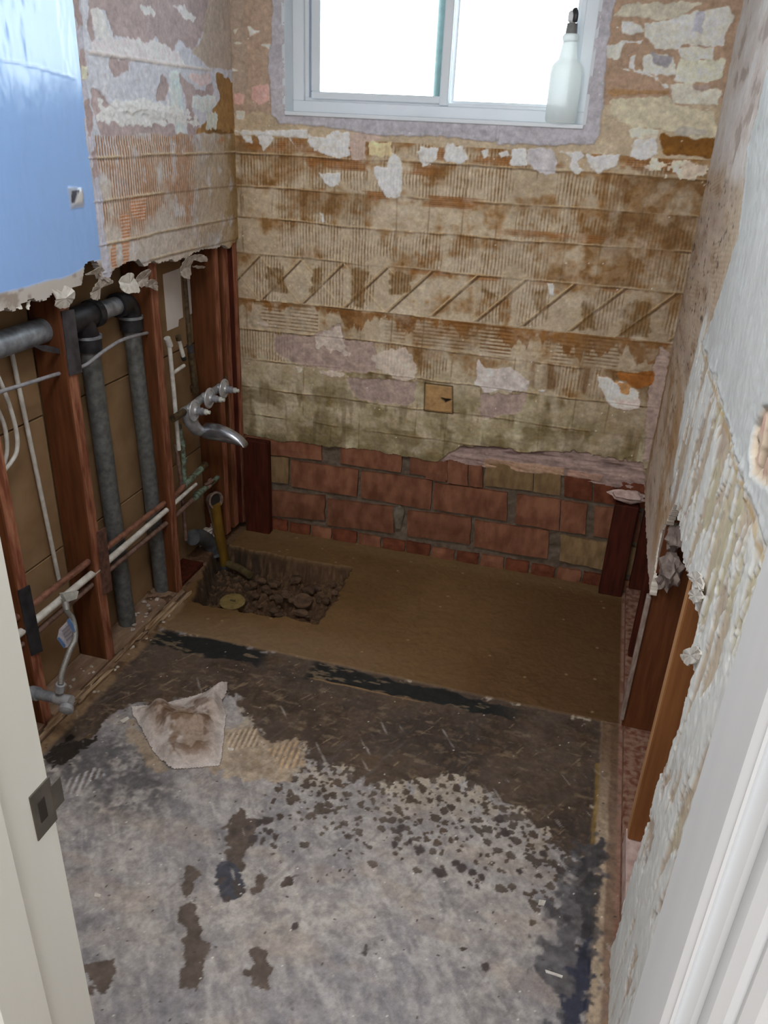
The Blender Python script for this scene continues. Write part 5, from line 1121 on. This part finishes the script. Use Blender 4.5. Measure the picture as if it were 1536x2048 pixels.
# ------------------------------------------------------------------ rag on the floor
def rag():
    out = [(0.156,-1.153),(0.203,-1.128),(0.224,-1.114),(0.256,-1.093),(0.310,-1.042),(0.354,-0.985),(0.374,-0.963),(0.388,-0.995),(0.396,-1.048),(0.428,-1.095),(0.457,-1.161),(0.484,-1.225),(0.503,-1.285),(0.457,-1.308),(0.391,-1.334),(0.346,-1.314),(0.284,-1.275),(0.238,-1.229),(0.179,-1.184)]
    p = np.array(out)
    P = Paint(p[:, 0].min() - .01, p[:, 0].max() + .01, p[:, 1].min() - .01, p[:, 1].max() + .01, .003, .003); u, v = P.u, P.v
    sd = poly_sd(u, v, out); n2 = P.n(12, 12, 1201, 3); n3 = P.n(40, 40, 1205, 3)
    P.c[:] = lin((206, 196, 190)); P.r[:] = .95; P.mul(1 + .12 * n3)
    P.lay(ss(.0, -.06, sd) * ss(-.3, .4, n2 + .2) * .7, (148, 122, 100)); P.lay(ss(-.02, -.06, sd) * ss(.1, .5, n3) * .7, (104, 76, 54))
    P.poly([(0.287,-1.176),(0.358,-1.118),(0.404,-1.147),(0.379,-1.188),(0.322,-1.196)], (110, 84, 60), 0, warp=.03, soft=.014, seed=1210, var=.4, a=.8); P.poly([(0.342,-1.272),(0.320,-1.208),(0.354,-1.227),(0.379,-1.299)], (128, 102, 80), 0, warp=.014, soft=.01, seed=1211, a=.8)
    fold = line_d(u, v, [(0.224,-1.114),(0.264,-1.172),(0.307,-1.197),(0.383,-1.167)]); fold2 = line_d(u, v, [(0.230,-1.216),(0.332,-1.295),(0.387,-1.326)]); fold3 = line_d(u, v, [(0.373,-0.971),(0.382,-1.041),(0.382,-1.088)])
    fold4 = line_d(u, v, [(0.374,-1.311),(0.342,-1.252),(0.334,-1.213)])
    P.h = .009 + .009 * n2 + .003 * n3 + .026 * ss(.04, .0, fold) + .014 * ss(.035, .0, fold2) + .02 * ss(.05, 0, fold4) + .035 * ss(.07, .0, fold3) + .012 * ss(0, -.08, sd)
    P.h *= ss(.004, -.028, sd) * .85 + .15
    P.h = np.maximum(P.h, .004)
    P.keep &= sd + .003 * n3 < 0
    o = build(P, 'rag', lambda u, v, h: np.stack([u, v, h], -1), M['cloth'], None, (0, 0, -.003), (170, 158, 150))
    tag(o, 'crumpled off white rag smeared with brown mud on the floor', 'rag')
rag()

# ------------------------------------------------------------------ loose lumps and chips
o = obj('plaster_chunk', lump([(1.473,-0.030,0.406)][0], (.055, .022, .022), 61, 3, .55), M['pinkflake'], None, True)
tag(o, 'pinkish white plaster chunk on top of the right corner post', 'plaster')
for i, (pts, lab) in enumerate((([(0.158,-1.213),(0.170,-1.191),(0.179,-1.197),(0.171,-1.217)], 'white paint chip on the floor left of the rag'), ([(0.415,-1.714),(0.430,-1.714),(0.432,-1.721),(0.419,-1.723)], 'white paint chip on the bare concrete near the left door jamb'),
                                ([(0.492,-1.214),(0.509,-1.212),(0.510,-1.220),(0.496,-1.223)], 'small white chip on the floor just right of the rag'), ([(1.387,-1.592),(1.423,-1.594),(1.422,-1.599),(1.389,-1.598)], 'long white splinter on the black floor stain at lower right'),
                                ([(1.358,-1.430),(1.373,-1.428),(1.370,-1.442),(1.357,-1.443)], 'pale chip beside the black floor stain at lower right'))):
    o = obj('paint_chip', chip_mesh([(a, b, .002) for a, b in pts], .003, .001, i), M['flake']); tag(o, lab, 'paint chip', 'chips on the floor')
db = bmesh.new(); R = random.Random(77)
for k in range(150):
    x = R.uniform(-.10, .03); y = R.uniform(-1.25, -.2); s = R.uniform(.003, .009)
    if R.random() < .18: x = R.uniform(.03, 1.45); y = R.uniform(-1.5, -.85); s *= .4
    z = .022 if x < -.012 and y < -1.0 else (.014 if x < -.016 else (.006 if y > -.77 else .002))
    if -.09 < x < .55 and -.64 < y < -.08: continue
    lump((x, y, z + s * .2), (s, s * R.uniform(.6, 1.4), s * .5), k, 1, .5, db)
o = obj('plaster_crumbs', db, M['gypsum']); o['kind'] = 'stuff'; o['label'] = 'crumbs of plaster scattered along the left wall and floor'; o['category'] = 'debris'
hb = bmesh.new()
for i, p in enumerate([(-0.060,-0.246,0.090),(-0.060,-0.184,0.082),(-0.060,-0.306,0.106),(-0.060,-0.208,0.058),(-0.060,-0.152,0.048)]):
    lump(p, (.018, .025, .012), 140 + i, 2, .7, hb)
o = obj('plaster_rubble', hb, M['gypsum'], None, True); o['kind'] = 'stuff'; o['label'] = 'heap of beige plaster crumbs behind the yellowed pipe'; o['category'] = 'debris'
